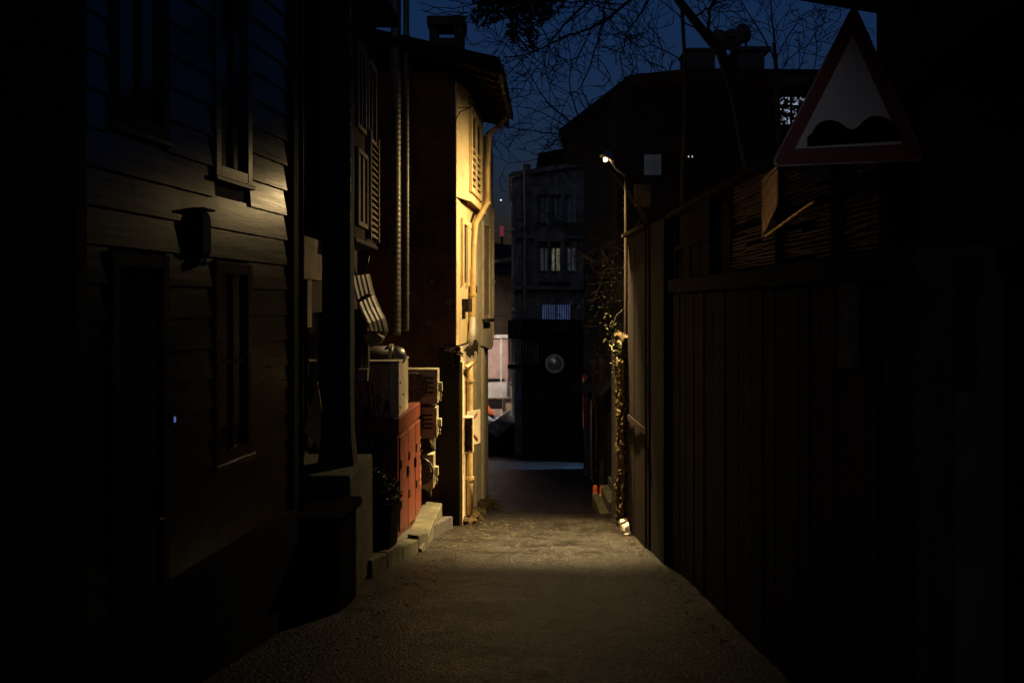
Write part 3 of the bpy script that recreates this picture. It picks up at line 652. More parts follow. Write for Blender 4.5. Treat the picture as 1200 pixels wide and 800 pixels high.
# lighter scars on the end wall
mb=MB(); rnd=random.Random(2)
for (px,py,r_) in ((503,379,.05),(527,353,.055),(506,330,.02),(490,350,.02),(517,403,.03),(499,323,.015),(523,300,.018)):
    c=P(px,py,13.597); n=11; pts=[(c.x+r_*math.cos(a*2*math.pi/n)*rnd.uniform(.55,1.3),13.597,c.z+r_*math.sin(a*2*math.pi/n)*rnd.uniform(.55,1.2)) for a in range(n)]
    mb.slab(pts,(0,-.004,0))
mb.build('plaster_scar', M['scar'], oh)
mb=MB(); mb.box((X(514,13.55),13.53,-1.7),(X(539,13.55),13.612,1.0)); mb.build('corner_pier', M['stucco_dark'], oh)
# lower front furniture: door slab, recess, edges
L0=Vector((-.700,13.60,0)); L1=Vector((-.485,17.0,0)); ldv=(L1-L0); ll=ldv.length; ldv.normalize(); ln=Vector((ldv.y,-ldv.x,0))
def LP(s,z,o): q=L0+ldv*s+ln*o; return Vector((q.x,q.y,z))
def lbox(mb,s0,s1,z0,z1,o0,o1):
    vs=[LP(s0,z0,o0),LP(s1,z0,o0),LP(s1,z0,o1),LP(s0,z0,o1),LP(s0,z1,o0),LP(s1,z1,o0),LP(s1,z1,o1),LP(s0,z1,o1)]
    return mb.add(vs,[(0,3,2,1),(4,5,6,7),(0,1,5,4),(1,2,6,5),(2,3,7,6),(3,0,4,7)])
mb=MB(); lbox(mb,.0,.10,-1.45,.8,.001,.03); mb.build('edge_strip', M['ochre'], oh, bevel=.008)
mb=MB(); lbox(mb,.95,1.55,-.15,.75,.001,.02); mb.build('shutter', M['white'], oh, bevel=.006)
mb=MB(); lbox(mb,1.7,1.85,-1.7,.85,.001,.04); lbox(mb,2.9,3.0,-1.9,.85,.001,.04); mb.build('pilaster', M['cream'], oh, bevel=.006)
# crumbling footing
mb=MB(); rnd=random.Random(6)
for i in range(70):
    s=rnd.uniform(0,3.3); o=abs(rnd.gauss(0,.09)); r_=rnd.uniform(.03,.10)*(1.2-o*2); q=LP(s,0,.03+o); q.z=g(q.y)+r_*.2
    if r_<=.01: continue
    vs=[Vector((math.cos(a)*math.cos(b),math.sin(a)*math.cos(b),math.sin(b)*.8))*r_*rnd.uniform(.75,1.1)+q for b in (-1,-.3,.4,1) for a in [k*math.pi/3 for k in range(6)]]
    fs=[(j*6+k,j*6+(k+1)%6,(j+1)*6+(k+1)%6,(j+1)*6+k) for j in range(3) for k in range(6)]+[tuple(range(6))[::-1],tuple(range(18,24))]
    mb.add(vs,fs)
mb.build('rubble_footing', M['stone'], oh)['kind']='stuff'
# roof with soffit, rafters, gutter
ec=[(-.19,13.15),(-.07,15.9),(-.05,17.6),(-2.6,17.6),(-2.6,13.15)]
mb=MB(); mb.prism(ec,[4.70,4.70,4.70,5.25,5.25],[4.80,4.80,4.80,5.36,5.36]); mb.build('roof', M['roof'], oh)
mb=MB()
for i in range(24):
    y=13.2+i*.18; xe=-.19+(y-13.15)*.044
    mb.add([(xe+.03,y,4.81),(xe+.03,y+.12,4.81),(-2.6,y+.12,5.37),(-2.6,y,5.37),(xe+.03,y+.06,4.87),(-2.6,y+.06,5.43)],[(0,1,4),(2,3,5),(0,4,5,3),(1,2,5,4),(0,3,2,1)])
mb.build('roof_tiles', M['roof'], oh)
for i in range(9):
    y=13.22+i*.42; xe=-.21+(y-13.15)*.044; MB().add([(xe,y,4.62),(xe,y+.06,4.62),(-.75,y+.06,4.80),(-.75,y,4.80),(xe,y,4.695),(xe,y+.06,4.695),(-.75,y+.06,4.87),(-.75,y,4.87)],[(0,3,2,1),(4,5,6,7),(0,1,5,4),(1,2,6,5),(2,3,7,6),(3,0,4,7)]).build('rafter', M['soffit'], oh)
mb=MB(); mb.tube([(-.15,13.12,4.66),(-.03,15.95,4.60)],.055,10); mb.build('gutter', M['black'], oh, smooth=True)
ch=MB().box((X(503,13.9),13.9,4.7),(X(543,13.9),14.35,5.30)).build('chimney', M['conc_dk'], oh)
mb=MB(); xl,xr=X(503,13.9),X(543,13.9)
mb.box((xl,13.9,5.302),(xl+.11,14.35,5.47)); mb.box((xr-.13,13.9,5.302),(xr,14.35,5.47)); mb.box((xl-.03,13.86,5.472),(xr+.03,14.4,5.60)); mb.build('chimney_cap', M['conc_dk'], ch, bevel=.01)
# the pipes down its front
y1,y2=15.55,15.75
pz=[P(596,126,15.9),P(592,140,15.85),P(573,158,15.75),P(571,200,15.7),P(571,238,15.7),P(557,262,15.0),P(555,290,14.95),P(554,345,14.9),P(553,395,14.9),P(549,408,14.85)]
pz=[Vector((p.x,p.y,p.z)) for p in pz]
downpipe(pz,.045,M['copper'],'ochre painted downpipe running with a jog from the eave down the bright house front',[pz[4],pz[7]])
mb=MB(); a=[P(554,372,14.8),P(553,392,14.75),P(550,408,14.7)]; mb.tube(a,[.04,.05,.03],8); tag(mb.build('tape_wrap', M['white'], smooth=True),'white wrapping around the lower end of the ochre downpipe','pipe wrap')
q=[LP(.62,z,.055) for z in (.72,.5,-.1,-.9,g(13.95)+.05)]
lp=downpipe(q,.048,M['copper'],'stout ochre soil pipe on the lower house front beside the meter cupboard',[q[1],q[3]])
mb=MB(); mb.tube([LP(.05,.72,.07),LP(.5,.74,.09),LP(1.3,.74,.07)],.028,8); mb.build('elbow', M['copper'], lp, smooth=True)
# meter cupboard
mc=thing('meter_cupboard',LP(.3,-.3,.1),'open ochre meter cupboard fixed over the soil pipe','cupboard')
za,zb=Z(531,13.62),Z(489,13.62); xa,xb=-.665,-.535
mb=MB(); mb.box((xa,13.64,za),(xa+.018,13.85,zb)); mb.box((xb-.018,13.64,za),(xb,13.85,zb)); mb.box((xa+.019,13.64,zb-.02),(xb-.019,13.85,zb)); mb.box((xa+.019,13.64,za),(xb-.019,13.85,za+.02)); mb.build('case', M['ochre'], mc, bevel=.004)
mb=MB(); mb.box((xa+.019,13.80,za+.021),(xb-.019,13.815,zb-.021)); mb.build('back_panel', M['cream_dk'], mc)
mb=MB(); mb.box((xa+.03,13.74,za+.06),(xb-.03,13.799,zb-.12)); mb.build('meter', M['conc'], mc, bevel=.008)
sg=thing('warning_plate',LP(1.0,-.3,.1),'cream metal plate with two slanting red marks on the lower house front','plate')
z0,z1=Z(521,14.2),Z(481,14.2); mb=MB(); A=[Vector((-.635,14.05,0)),Vector((-.455,14.35,0))]
mb.prism([(A[0].x,A[0].y),(A[1].x,A[1].y),(A[1].x-.01,A[1].y+.02),(A[0].x-.01,A[0].y+.02)],z0,z1); mb.build('plate', M['cream'], sg, bevel=.003)
mb=MB(); dd=(A[1]-A[0]); 
def pp(u,v): q=A[0]+dd*u; return Vector((q.x+.004,q.y-.012,z0+(z1-z0)*v))
for (a,b) in (((.2,.62),(.75,.88)),((.25,.38),(.8,.10))):
    p,q_=pp(*a),pp(*b); mb.add([p,q_,q_+Vector((0,0,.03)),p+Vector((0,0,.03)),p+Vector((-.004,.006,0)),q_+Vector((-.004,.006,0)),q_+Vector((-.004,.006,.03)),p+Vector((-.004,.006,.03))],[(0,1,2,3),(4,7,6,5),(0,4,5,1),(3,2,6,7),(0,3,7,4),(1,5,6,2)])
mb.build('red_mark', M['signred'], sg)

# ------------------------------------------------------------------ cream house beyond
c2=thing('cream_house',(-.9,19,g(19)),'paler cream house adjoining the ochre house, its upper storey leaning out','house')
mb=MB(); mb.prism([(-.60,17.02),(-.475,17.02),(-.46,19.2),(-.75,19.2),(-3,19.2),(-3,17.02)],-2.6,.8); mb.build('lower_wall', M['cream'], c2)
mb=MB(); mb.prism([(-.70,15.98),(-.565,15.98),(-.36,17.6),(-.36,19.0),(-2.5,19.0),(-2.5,17.02),(-.70,17.02)],[1.0,.95,.78,.8,.8,1,1],4.4); mb.build('upper_wall', M['cream'], c2)
mb=MB(); 
def C2(t,z,o): return Vector((-.565+.205*t+.99*o,15.98+1.62*t-.12*o,z))
def cbox(m_,t0,t1,z0,z1,o0,o1):
    vs=[C2(t0,z0,o0),C2(t1,z0,o0),C2(t1,z0,o1),C2(t0,z0,o1),C2(t0,z1,o0),C2(t1,z1,o0),C2(t1,z1,o1),C2(t0,z1,o1)]; return m_.add(vs,[(0,3,2,1),(4,5,6,7),(0,1,5,4),(1,2,6,5),(2,3,7,6),(3,0,4,7)])
cbox(mb,.38,.78,1.4,2.9,.001,.004); wn=mb.build('window', M['cream_dk'], c2)
mb=MB(); cbox(mb,.32,.38,1.34,2.96,.001,.03); cbox(mb,.78,.84,1.34,2.96,.001,.03); cbox(mb,.381,.779,2.9,2.96,.001,.028); mb.build('frame', M['cream'], wn)
mb=MB(); cbox(mb,.36,.80,1.28,1.335,.001,.10); mb.build('sill', M['black'], wn)
pz=[P(576.5,245,17.7),P(576.5,330,17.7),P(576.5,392,17.7),P(575,400,17.7),P(567,412,17.5),P(566,430,17.4),P(565.5,500,17.4),P(565.5,575,17.4)]
downpipe(pz,.045,M['cream_pipe'],'cream downpipe on the far corner of the pale house, jogging inward under its upper storey',[pz[1],pz[6]])

# ------------------------------------------------------------------ street lamp (the only strong light)
lt=thing('street_lamp',(1.56,13.7,g(13.7)),'street lamp on a thin pole with a short arm towards the ochre house','street lamp')
px_=X(733,13.7)
mb=MB(); mb.tube([(px_,13.7,g(13.7)),(px_,13.7,1),(px_,13.7,Z(90,13.7))],[.03,.02,.014],10); mb.build('pole', M['copper_dk'], lt, smooth=True)
mb=MB(); mb.tube([(px_,13.7,3.35),(px_-.14,13.7,3.46),(1.34,13.7,3.60)],.018,8); mb.build('arm', M['oldmetal'], lt, smooth=True)
hd=Vector((-.42,0,-1)).normalized(); 
mb=MB(); c_=LAMP+Vector((0,0,.0)); R_=Matrix.Rotation(math.radians(22),4,'Y')
mm=MB(); mm.lathe([(.02,.10),(.05,.09),(.10,.03),(.115,-.01),(.105,-.01),(.09,.02),(.03,.07)],(0,0,0),20)
mm.v=[tuple((R_@Vector(v))+c_+Vector((.02,0,.05))) for v in mm.v]; mm.build('shade', M['oldmetal'], lt, smooth=True)
bulb=MB(); bulb.lathe([(.004,-.03),(.022,-.022),(.028,0),(.022,.022),(.004,.03)],c_+Vector((-.005,0,.03)),12); bo=bulb.build('bulb', glow('lamp_bulb',(1,.74,.36),14), lt, smooth=True)
bo.visible_shadow=True
for (nm,en,sz,bl,aim) in (('spill',LAMP_W,166,1.0,Vector((-.68,.14,-1))),('beam',LAMP_W*BEAM*.85,60,1.0,Vector((-1.25,-.95,-4.8))),('core',LAMP_W*BEAM*.95,56,1.0,Vector((-.5,-1.35,-4.9)))):
    ld=bpy.data.lights.new('street_lamp_'+nm,'SPOT'); ld.energy=en; ld.color=(1,.70,.32); ld.shadow_soft_size=.035; ld.spot_size=math.radians(sz); ld.spot_blend=bl
    lo=bpy.data.objects.new('lamp_light',ld); C.objects.link(lo); lo.location=LAMP+Vector((-.03,0,-.03)); lo.rotation_mode='QUATERNION'; lo.rotation_quaternion=aim.to_track_quat('-Z','Y')
    lo.parent=lt; lo.matrix_parent_inverse=lt.matrix_basis.inverted()

# ------------------------------------------------------------------ right side: slatted timber shed wall
sh=thing('timber_shed',(1.9,6,g(6)),'long dark timber shed with slatted openings along the right side of the alley','shed')
mb=MB(); mb.prism([(1.66,2.0),(1.66,10.1),(2.6,10.1),(2.6,2.0)],-1.8,2.44); mb.build('wall', M['tar'], sh)
mb=MB(); mb.box((1.58,2.0,1.70),(1.655,10.1,1.83)); mb.build('beam', M['tar'], sh, bevel=.008)
mb=MB(); mb.box((1.56,2.0,2.45),(2.7,10.14,2.50)); mb.build('roof_edge', M['wood'], sh, bevel=.006)
mb=MB(); rnd=random.Random(5); y=2.0
while y<10.0:
    w_=rnd.uniform(.13,.2); o_=rnd.uniform(0,.012); mb.box((1.615+o_,y,g(y)-.05),(1.655,min(y+w_-.008,10.1),1.69-rnd.uniform(0,.01))); y+=w_
mb.build('plank_cladding', M['wood_dk'], sh)
def screen(y0,y1,label,kind):
    mb=MB(); rnd=random.Random(int(y0*10)); fr=MB()
    fr.box((1.60,y0,1.835),(1.652,y0+.05,2.445)); fr.box((1.60,y1-.05,1.835),(1.652,y1,2.445)); fr.box((1.6,y0+.051,2.12),(1.652,y1-.051,2.155)); 
    if kind=='reed':
        zz=1.845
        while zz<2.43:
            t_=rnd.uniform(.010,.018); e0=y0+.052; 
            nseg=3
            for k in range(nseg):
                a=e0+(y1-.052-e0)*k/nseg; b=e0+(y1-.052-e0)*(k+1)/nseg-.004
                if rnd.random()<.06: continue
                j=rnd.uniform(-.006,.006); x_=1.612+rnd.uniform(0,.012); x2=x_+rnd.uniform(-.008,.008)
                if not (2.10<zz<2.16): mb.add([(x_,a,zz),(x2,b,zz+j),(x2+.01,b,zz+j),(x_+.01,a,zz),(x_,a,zz+t_),(x2,b,zz+j+t_),(x2+.01,b,zz+j+t_),(x_+.01,a,zz+t_)],[(0,3,2,1),(4,5,6,7),(0,1,5,4),(1,2,6,5),(2,3,7,6),(3,0,4,7)])
            zz+=t_+rnd.uniform(.006,.012)
        m_=M['reed']
    else:
        y=y0+.052
        while y<y1-.12:
            w_=rnd.uniform(.09,.15); w_=min(w_,y1-.055-y); mb.box((1.625+rnd.uniform(0,.01),y,1.84),(1.64,y+w_-.006,2.115)); mb.box((1.625+rnd.uniform(0,.01),y,2.16),(1.64,y+w_-.006,2.44)); y+=w_
        m_=M['wood']
    s_=mb.build('slat_screen',m_,sh); s_['label']=label; fr.build('frame',M['wood'],s_)
screen(8.05,9.8,'boarded opening nearest the far end','board')
screen(6.0,7.35,'reed slat opening','reed'); screen(4.95,5.95,'wide reed slat opening','reed'); screen(4.3,4.9,'reed slat opening beside the sign','reed')
# loose propped mat hanging out, angled and tinted to give an orange lamplit glint
t_=thing('reed_mat',(1.58,5.9,2.2),'tilted orange-brown reed mat panel hanging out of the shed opening beside the road sign','reed mat')
mb=MB(); rnd=random.Random(9)
for i in range(20):
    v=i/20; a=P(888,0,6.15); b=P(912,0,5.35); za=1.6+ (355-(212+v*68))/F*6.15; zb=1.6+(355-(196+v*48))/F*5.6
    mb.box((0,0,0),(0,0,0)) if 0 else mb.tube([(1.545+.004*rnd.random(),6.15,za+rnd.uniform(-.003,.003)),(1.472,5.52,zb+rnd.uniform(-.005,.005))],rnd.uniform(.004,.007),6)
mb.build('reeds',M['gloss_reed'],t_)
mb=MB(); mb.tube([(1.55,6.1,1.6+(355-277)/F*6.1),(1.50,4.95,1.6+(355-236)/F*4.95)],.008,6); mb.build('pole',M['gloss_reed'],t_)
# pale plaque low on the shed at right
t_=MB().box((1.59,4.62,1.29),(1.612,4.86,1.70)); t_=t_.build('notice_board',M['brownpanel_dk'],bevel=.003); tag(t_,'worn pale notice board on the shed planks under the road sign','board')
# dark brick pillar between shed and fence
mb=MB(); mb.prism([(1.55,10.16),(1.55,11.15),(2.3,11.15),(2.3,10.16)],-1.8,2.48); tag(mb.build('dark_pillar',M['tar'],bevel=.01),'black masonry pillar between the slatted shed and the brown plank fence','pillar')
# brown plank fence panel
fp_=thing('plank_fence',(1.51,12,g(12)),'short brown vertical plank fence panel at the far end of the shed','fence')
P0=Vector((1.525,11.2,0)); P1=Vector((1.497,12.95,0))
mb=MB(); n=9
for i in range(n):
    a=P0.lerp(P1,i/n); b=P0.lerp(P1,(i+.94)/n); o=random.uniform(0,.012)
    mb.prism([(a.x+o,a.y),(b.x+o,b.y),(b.x+.04,b.y),(a.x+.04,a.y)],[g(a.y)-.05]*4,2.44+random.uniform(-.015,.01))
mb.build('planks',M['fence_wood'],fp_)
mb=MB(); mb.prism([(P0.x-.05,11.17),(P1.x-.07,13.0),(P1.x+.1,13.0),(P0.x+.1,11.17)],2.452,2.495); mb.build('cap_rail',M['wood'],fp_,bevel=.005)
mb=MB(); mb.prism([(P0.x-.012,11.3),(P1.x-.012,12.9),(P1.x-.001,12.9),(P0.x-.001,11.3)],.1,.17); mb.build('rail',M['wood'],fp_)
# rubble wall end, lit by the lamp
rw=thing('rubble_wall',(1.47,13.3,g(13.3)),'narrow rough rubble wall end glowing in the lamplight behind the plank fence','wall')
mb=MB(); rnd=random.Random(12)
def stone(mb,q,r_,rnd):
    vs=[Vector((math.cos(a)*math.cos(b)*r_[0],math.sin(a)*math.cos(b)*r_[1],math.sin(b)*r_[2]))*rnd.uniform(.8,1.15)+q for b in (-1.1,-.35,.35,1.1) for a in [k*math.pi/3 for k in range(6)]]
    mb.add(vs,[(j*6+k,j*6+(k+1)%6,(j+1)*6+(k+1)%6,(j+1)*6+k) for j in range(3) for k in range(6)]+[tuple(range(6))[::-1],tuple(range(18,24))])
zz=g(13.3)
while zz<1.15:
    h_=rnd.uniform(.05,.12); y=12.99+rnd.uniform(-.03,.03)
    while y<13.75:
        l=rnd.uniform(.10,.26); xs=1.502-(y-13)*.02
        stone(mb,Vector((xs+rnd.uniform(-.03,.012),y+l/2,zz+h_/2+rnd.uniform(-.01,.01))),(.05,l*.56,h_*.62),rnd); y+=l
    zz+=h_*.95
mb.jitter(.012,14)
mb.build('stone_face',M['stone'],rw)
mb=MB(); mb.prism([(1.50,13.0),(1.46,14.6),(1.9,14.6),(1.9,13.0)],-2,1.15); mb.build('core',M['conc_dk'],rw)
iv=thing('ivy',(1.42,13.2,1.2),'clump of lamplit ivy leaves on top of the rubble wall end','ivy')
mb=MB(); leaves(mb,P(725,408,13.2),(.10,.2,.10),130,.06,5); leaves(mb,P(722,430,13.3),(.05,.15,.25),60,.04,6); leaves(mb,P(716,390,14),(.15,.3,.3),50,.05,7); mb.build('foliage',M['leaf'],iv)
mb=MB(); mb.tube([P(727,420,13.1),P(719,400,13.1),P(717,385,13.1),P(722,370,13.15),P(730,362,13.2)],[.008,.007,.006,.005,.003],5); mb.tube([P(722,440,13.1),P(721,415,13.1),P(726,400,13.1)],.006,5); mb.build('stems',M['bark'],iv)
mb=MB(); mb.prism([(1.41,12.55),(1.50,12.50),(1.50,12.95),(1.40,12.95)],g(12.9)-.03,[g(12.8)+.02,g(12.8)+.05,g(12.8)+.16,g(12.8)+.14]); tag(mb.build('kerb_stone',M['white'],bevel=.01),'small white painted stone at the foot of the plank fence','stone')
# steps
st=thing('stone_steps',(1.6,14.8,g(15)),'three worn stone steps rising behind the rubble wall end','steps')
for i in range(3):
    mb=MB(); mb.box((1.30+i*.13,14.7+i*.05,g(15)-.2),(2.1,16.2,g(15)+.08+i*.14)); mb.jitter(.01,6); mb.build('step',M['conc'],st,bevel=.015)
# two orange posts
def bollard(px,py,Y,label):
    c=P(px,py,Y); c.z=g(Y); t=thing('marker_post',c,label,'marker post','small orange marker posts by the steps')
    MB().lathe([(.05,0),(.05,.02),(.04,.03),(.04,.30),(.03,.33),(.012,.335)],c,14).build('post',M['orange'],t,smooth=True)
    MB().lathe([(.0415,.17),(.042,.17),(.042,.21),(.0415,.21)],c,14).build('band',M['white'],t)
    return t
bollard(697.5,588,16.3,'left one of the two small orange marker posts by the steps'); bollard(705.5,590,16.0,'right one of the two small orange marker posts by the steps')

# ------------------------------------------------------------------ right near: post, sign, pier, upper mass
po=MB().tube([(X(1096,4.1),4.1,g(4.1)-.05),(X(1096,4.1),4.1,2.0),(X(1096,4.1),4.1,6)],[.09,.086,.08],14).build('utility_pole',M['tar'],smooth=True); tag(po,'thick black pole standing in front of the shed at the right','pole')
sp=thing('road_sign',(X(993,3.92),3.92,2.3),'triangular red bordered road sign warning of an uneven road with two black humps','road sign')
T0,T1,T2=P(1000,8,3.98),P(1081,187,3.92),P(905,194,3.98)
def tri(s,dy,round_=.0):
    c=(T0+T1+T2)/3; pts=[]
    V=[c+(t-c)*s for t in (T0,T1,T2)]
    n_=(T1-T0).cross(T2-T0).normalized(); 
    if n_.y>0: n_=-n_
    for i in range(3):
        v=V[i]; a=(V[i-1]-v).normalized(); b=(V[(i+1)%3]-v).normalized(); r=round_
        p0=v+a*r; p1=v+b*r
        for k in range(6): t=k/5; pts.append(p0*(1-t)**2+v*2*t*(1-t)+p1*t*t)
    return [p+n_*dy for p in pts], n_
pts,n_=tri(1.035,0,.045); MB().slab(pts,n_*.012).build('backing_plate',M['oldmetal'],sp)
pts,_=tri(1.0,.0125,.04); MB().slab(pts,n_*.0015).build('red_border',M['signred'],sp)
pts,_=tri(.71,.0145,.008); MB().slab(pts,n_*.0012).build('white_field',M['signwhite'],sp)
prof=[(946,172)]+[(946,160),(951,157),(955,149),(961,143.5),(967,141.5),(973,140.5),(979,141.5),(985,144),(990,148.5),(995,151.5),(1000,152),(1005,149.5),(1009,145),(1014,140),(1020,136.5),(1027,135.5),(1034,136.5),(1041,139),(1046,143),(1050,148),(1053,153),(1057.5,154)]+[(1058,165)]
vs=[]
def onplane(px,py,off):
    o=Vector((0,0,EYE)); d=P(px,py,1)-o; q=T0+n_*off; t=(q-o).dot(n_)/d.dot(n_); return o+d*t
bot=[(946+ (1058-946)*i/22, 172+(165-172)*i/22) for i in range(23)]
topp=[]
for i in range(23):
    x=946+(1058-946)*i/22
    for k in range(1,len(prof)-1):
        (xa,ya),(xb_,yb)=prof[k],prof[k+1]
        if xa<=x<=xb_ and xb_>xa: topp.append((x,ya+(yb-ya)*(x-xa)/(xb_-xa))); break
    else: topp.append((x,160))
mb=MB()
for i in range(22):
    mb.slab([onplane(*bot[i],.0158),onplane(*bot[i+1],.0158),onplane(*topp[i+1],.0158),onplane(*topp[i],.0158)],n_*.001)
mb.build('hump_symbol',M['signblack'],sp)
mb=MB(); mb.box((X(993,4),4.0,Z(165,4)-.015),(X(1096,4.1),4.02,Z(165,4)+.015)); mb.box((X(993,4),4.0,Z(110,4)-.015),(X(1096,4.1),4.02,Z(110,4)+.015)); mb.build('bracket',M['black'],sp)
pr=thing('gate_pier',(1.55,3.2,g(3.2)),'grey concrete gate pier with a rough brown edge at the right border','pier')
MB().box((X(1122,3.25),3.25,-.5),(X(1184,3.25),3.6,Z(287,3.25))).jitter(.004,4).build('pier_body',M['conc_dk'],pr,bevel=.01)
MB().box((X(1184,3.2)+.002,3.1,-.5),(X(1240,3.2),3.9,Z(284,3.2))).build('side_slab',M['stucco_dark'],pr,bevel=.01)
MB().box((X(1126,3.22),3.235,Z(455,3.22)),(X(1150,3.22),3.248,Z(300,3.22))).build('side_plate',M['stucco_dark'],pr)
up=thing('overhanging_storey',(1.9,3,2.5),'black overhanging timber storey with a low eave at the top right','house')
MB().prism([(1.67,.8),(1.67,4.56),(5,4.56),(5,.8)],-.8,4.5).build('wall',M['tar'],up)
e0=P(915,-3,4.1); e1=P(1034,17,4.75); 
MB().prism([(e0.x,1.2),(e0.x,e0.y),(e1.x,e1.y),(5,4.9),(5,1.2)],[2.80,e0.z,e1.z,2.95,2.8],[2.88,e0.z+.08,e1.z+.08,3.03,2.88]).build('eave',M['tar'],up)

# ------------------------------------------------------------------ right alley beyond: dark building with hipped roof
hb=thing('hip_roof_house',(4,20,g(20)),'big dark house with wide eaves, dishes and chimneys on its roof behind the shed','house')
MB().prism([(1.75,16.6),(1.75,24.3),(9,24.3),(9,16.9),(2.7,16.6)],-4,5.25).build('wall',M['hb_wall'],hb)
RP=[(1.04,22.2),(1.93,16.4),(2.85,15.9),(9.4,16.1),(9.4,26.5),(1.5,26.5)]
RZ=[Z(152,22.2),Z(88,16.4),Z(80,15.9),Z(84,16.1),5.4,5.4]
mb=MB(); mb.prism(RP,[z-.14 for z in RZ],RZ); mb.v+= [(4.5,20,5.95),(7,20,5.95)]
mb.build('roof',M['roof'],hb)
def hwin(px0,py0,px1,py1,Y,m,bars=True):
    a,b=P(px0,py1,Y),P(px1,py0,Y); f=MB().box((a.x,Y,a.z),(b.x,Y+.02,b.z)).build('window',m,hb)
    if not bars: return f
    mb=MB(); t=.06; mb.box((a.x-t,Y-.03,a.z-t),(a.x,Y+.02,b.z+t)); mb.box((b.x,Y-.03,a.z-t),(b.x+t,Y+.02,b.z+t)); mb.box((a.x+.001,Y-.03,b.z),(b.x-.001,Y+.02,b.z+t)); mb.box((a.x+.001,Y-.03,a.z-t),(b.x-.001,Y+.02,a.z)); mb.box(((a.x+b.x)/2-.02,Y-.025,a.z+.001),((a.x+b.x)/2+.02,Y-.002,b.z-.001)); mb.box((a.x+.001,Y-.02,a.z+(b.z-a.z)*.62),(b.x-.001,Y-.005,a.z+(b.z-a.z)*.62+.04)); mb.build('frame',M['tar'],f); return f
hwin(908,114,946,146,16.6,glow('cold_window',(.55,.66,.9),.5,.97,14))
t_=MB(); leaves(t_,P(930,132,16.2),(.48,.18,.40),420,.10,51); tag(t_.build('climbing_plant',M['bark']),'dark climbing plant covering the cold lit window of the dark house','plant',kind=None)
hwin(755,181,775,205,16.55,glow('dim_window',(.22,.30,.40),.035,.5,5),False)
hwin(806,181,812,185,16.55,glow('tiny_window',(.7,.8,.95),.6))
hwin(640+100,300,760,330,16.5,M['darkglass'])
mb=MB(); mb.box((X(805,17.5),17.5,5.3),(X(838,17.5),18.2,Z(60,17.5))); mb.box((X(803,17.5),17.45,Z(60,17.5)+.001),(X(840,17.5),18.25,Z(57,17.5))); mb.build('chimney',M['conc_dk'],hb)
mb=MB(); mb.box((X(866,17.5),17.5,5.3),(X(896,17.5),18.2,Z(60,17.5))); mb.box((X(862,17.5),17.45,Z(60,17.5)+.001),(X(903,17.5),18.25,Z(55,17.5))); mb.build('chimney',M['conc_dk'],hb)
def dish(px,py,Y,r,ax,label):
    c=P(px,py,Y); t=thing('satellite_dish',(c.x,Y,c.z-.4),label,'satellite dish','satellite dishes on the dark roof')
    prof=[(.001,.0),(r*.4,.01),(r*.75,.04),(r,.08),(r,.09),(r*.75,.05),(r*.4,.02),(.001,.01)]
    m_=MB(); m_.lathe(prof,(0,0,0),24,'y'); R=Matrix.Rotation(ax,4,'Z'); m_.v=[tuple(R@Vector(v)+c) for v in m_.v]; m_.build('reflector',M['conc_dk'],t,smooth=True)
    MB().tube([(c.x,Y,c.z),(c.x,Y+.05,c.z-.15),(c.x,Y+.05,5.4)],.025,6).build('mast',M['black'],t)
    MB().tube([c,c+Vector((math.sin(ax)*.2,-.28,-.05))],.01,5).build('arm',M['black'],t)
dish(846,47,18.0,.21,.3,'leftmost satellite dish between the chimneys on the dark roof'); dish(858,45,18.4,.20,-.2,'middle satellite dish between the chimneys on the dark roof'); dish(875,38,18.6,.19,.5,'highest rightmost satellite dish on the dark roof')
# lit board behind the fence top, next to the pole
t_=MB().box((X(744,14.6),14.6,Z(242,14.6)),(X(763,14.6),14.64,Z(216,14.6))); tag(t_.jitter(.02,8).build('wall_board',M['brownpanel_dk']),'small lamplit board beside the lamp pole above the plank fence','board')
# alley-side details on that house
for (ya,yb,z0,z1,m) in ((17.4,19.2,-1.9,-.3,'tar'),(20,21.6,-2.2,-.5,'trim')):
    MB().box((1.70,ya,z0),(1.748,yb,z1)).build('roller_shutter',M[m],hb)
mb=MB(); 
for i in range(3): mb.add([(1.5,17.0+i*3,.02-.25*i),(1.5,19+i*3,.02-.25*i),(1.74,19+i*3,.25-.25*i),(1.74,17.0+i*3,.25-.25*i),(1.5,17.0+i*3,-.02-.25*i),(1.5,19+i*3,-.02-.25*i),(1.74,19+i*3,.21-.25*i),(1.74,17.0+i*3,.21-.25*i)],[(0,1,2,3),(4,7,6,5),(0,4,5,1),(0,3,7,4),(1,5,6,2),(2,6,7,3)])
aw=mb.build('awning',M['tar'],hb)
t_=MB().box((1.60,22.2,Z(502,22.2)),(1.68,22.6,Z(440,22.2))).build('red_banner',M['redpaint']); tag(t_,'narrow faded red banner on the dark wall down the alley','banner')
for y in (18.2,19.9): MB().box((1.60,y,g(y)),(1.68,y+.1,Z(420,y))).build('door_post',M['stucco_dark'],hb)

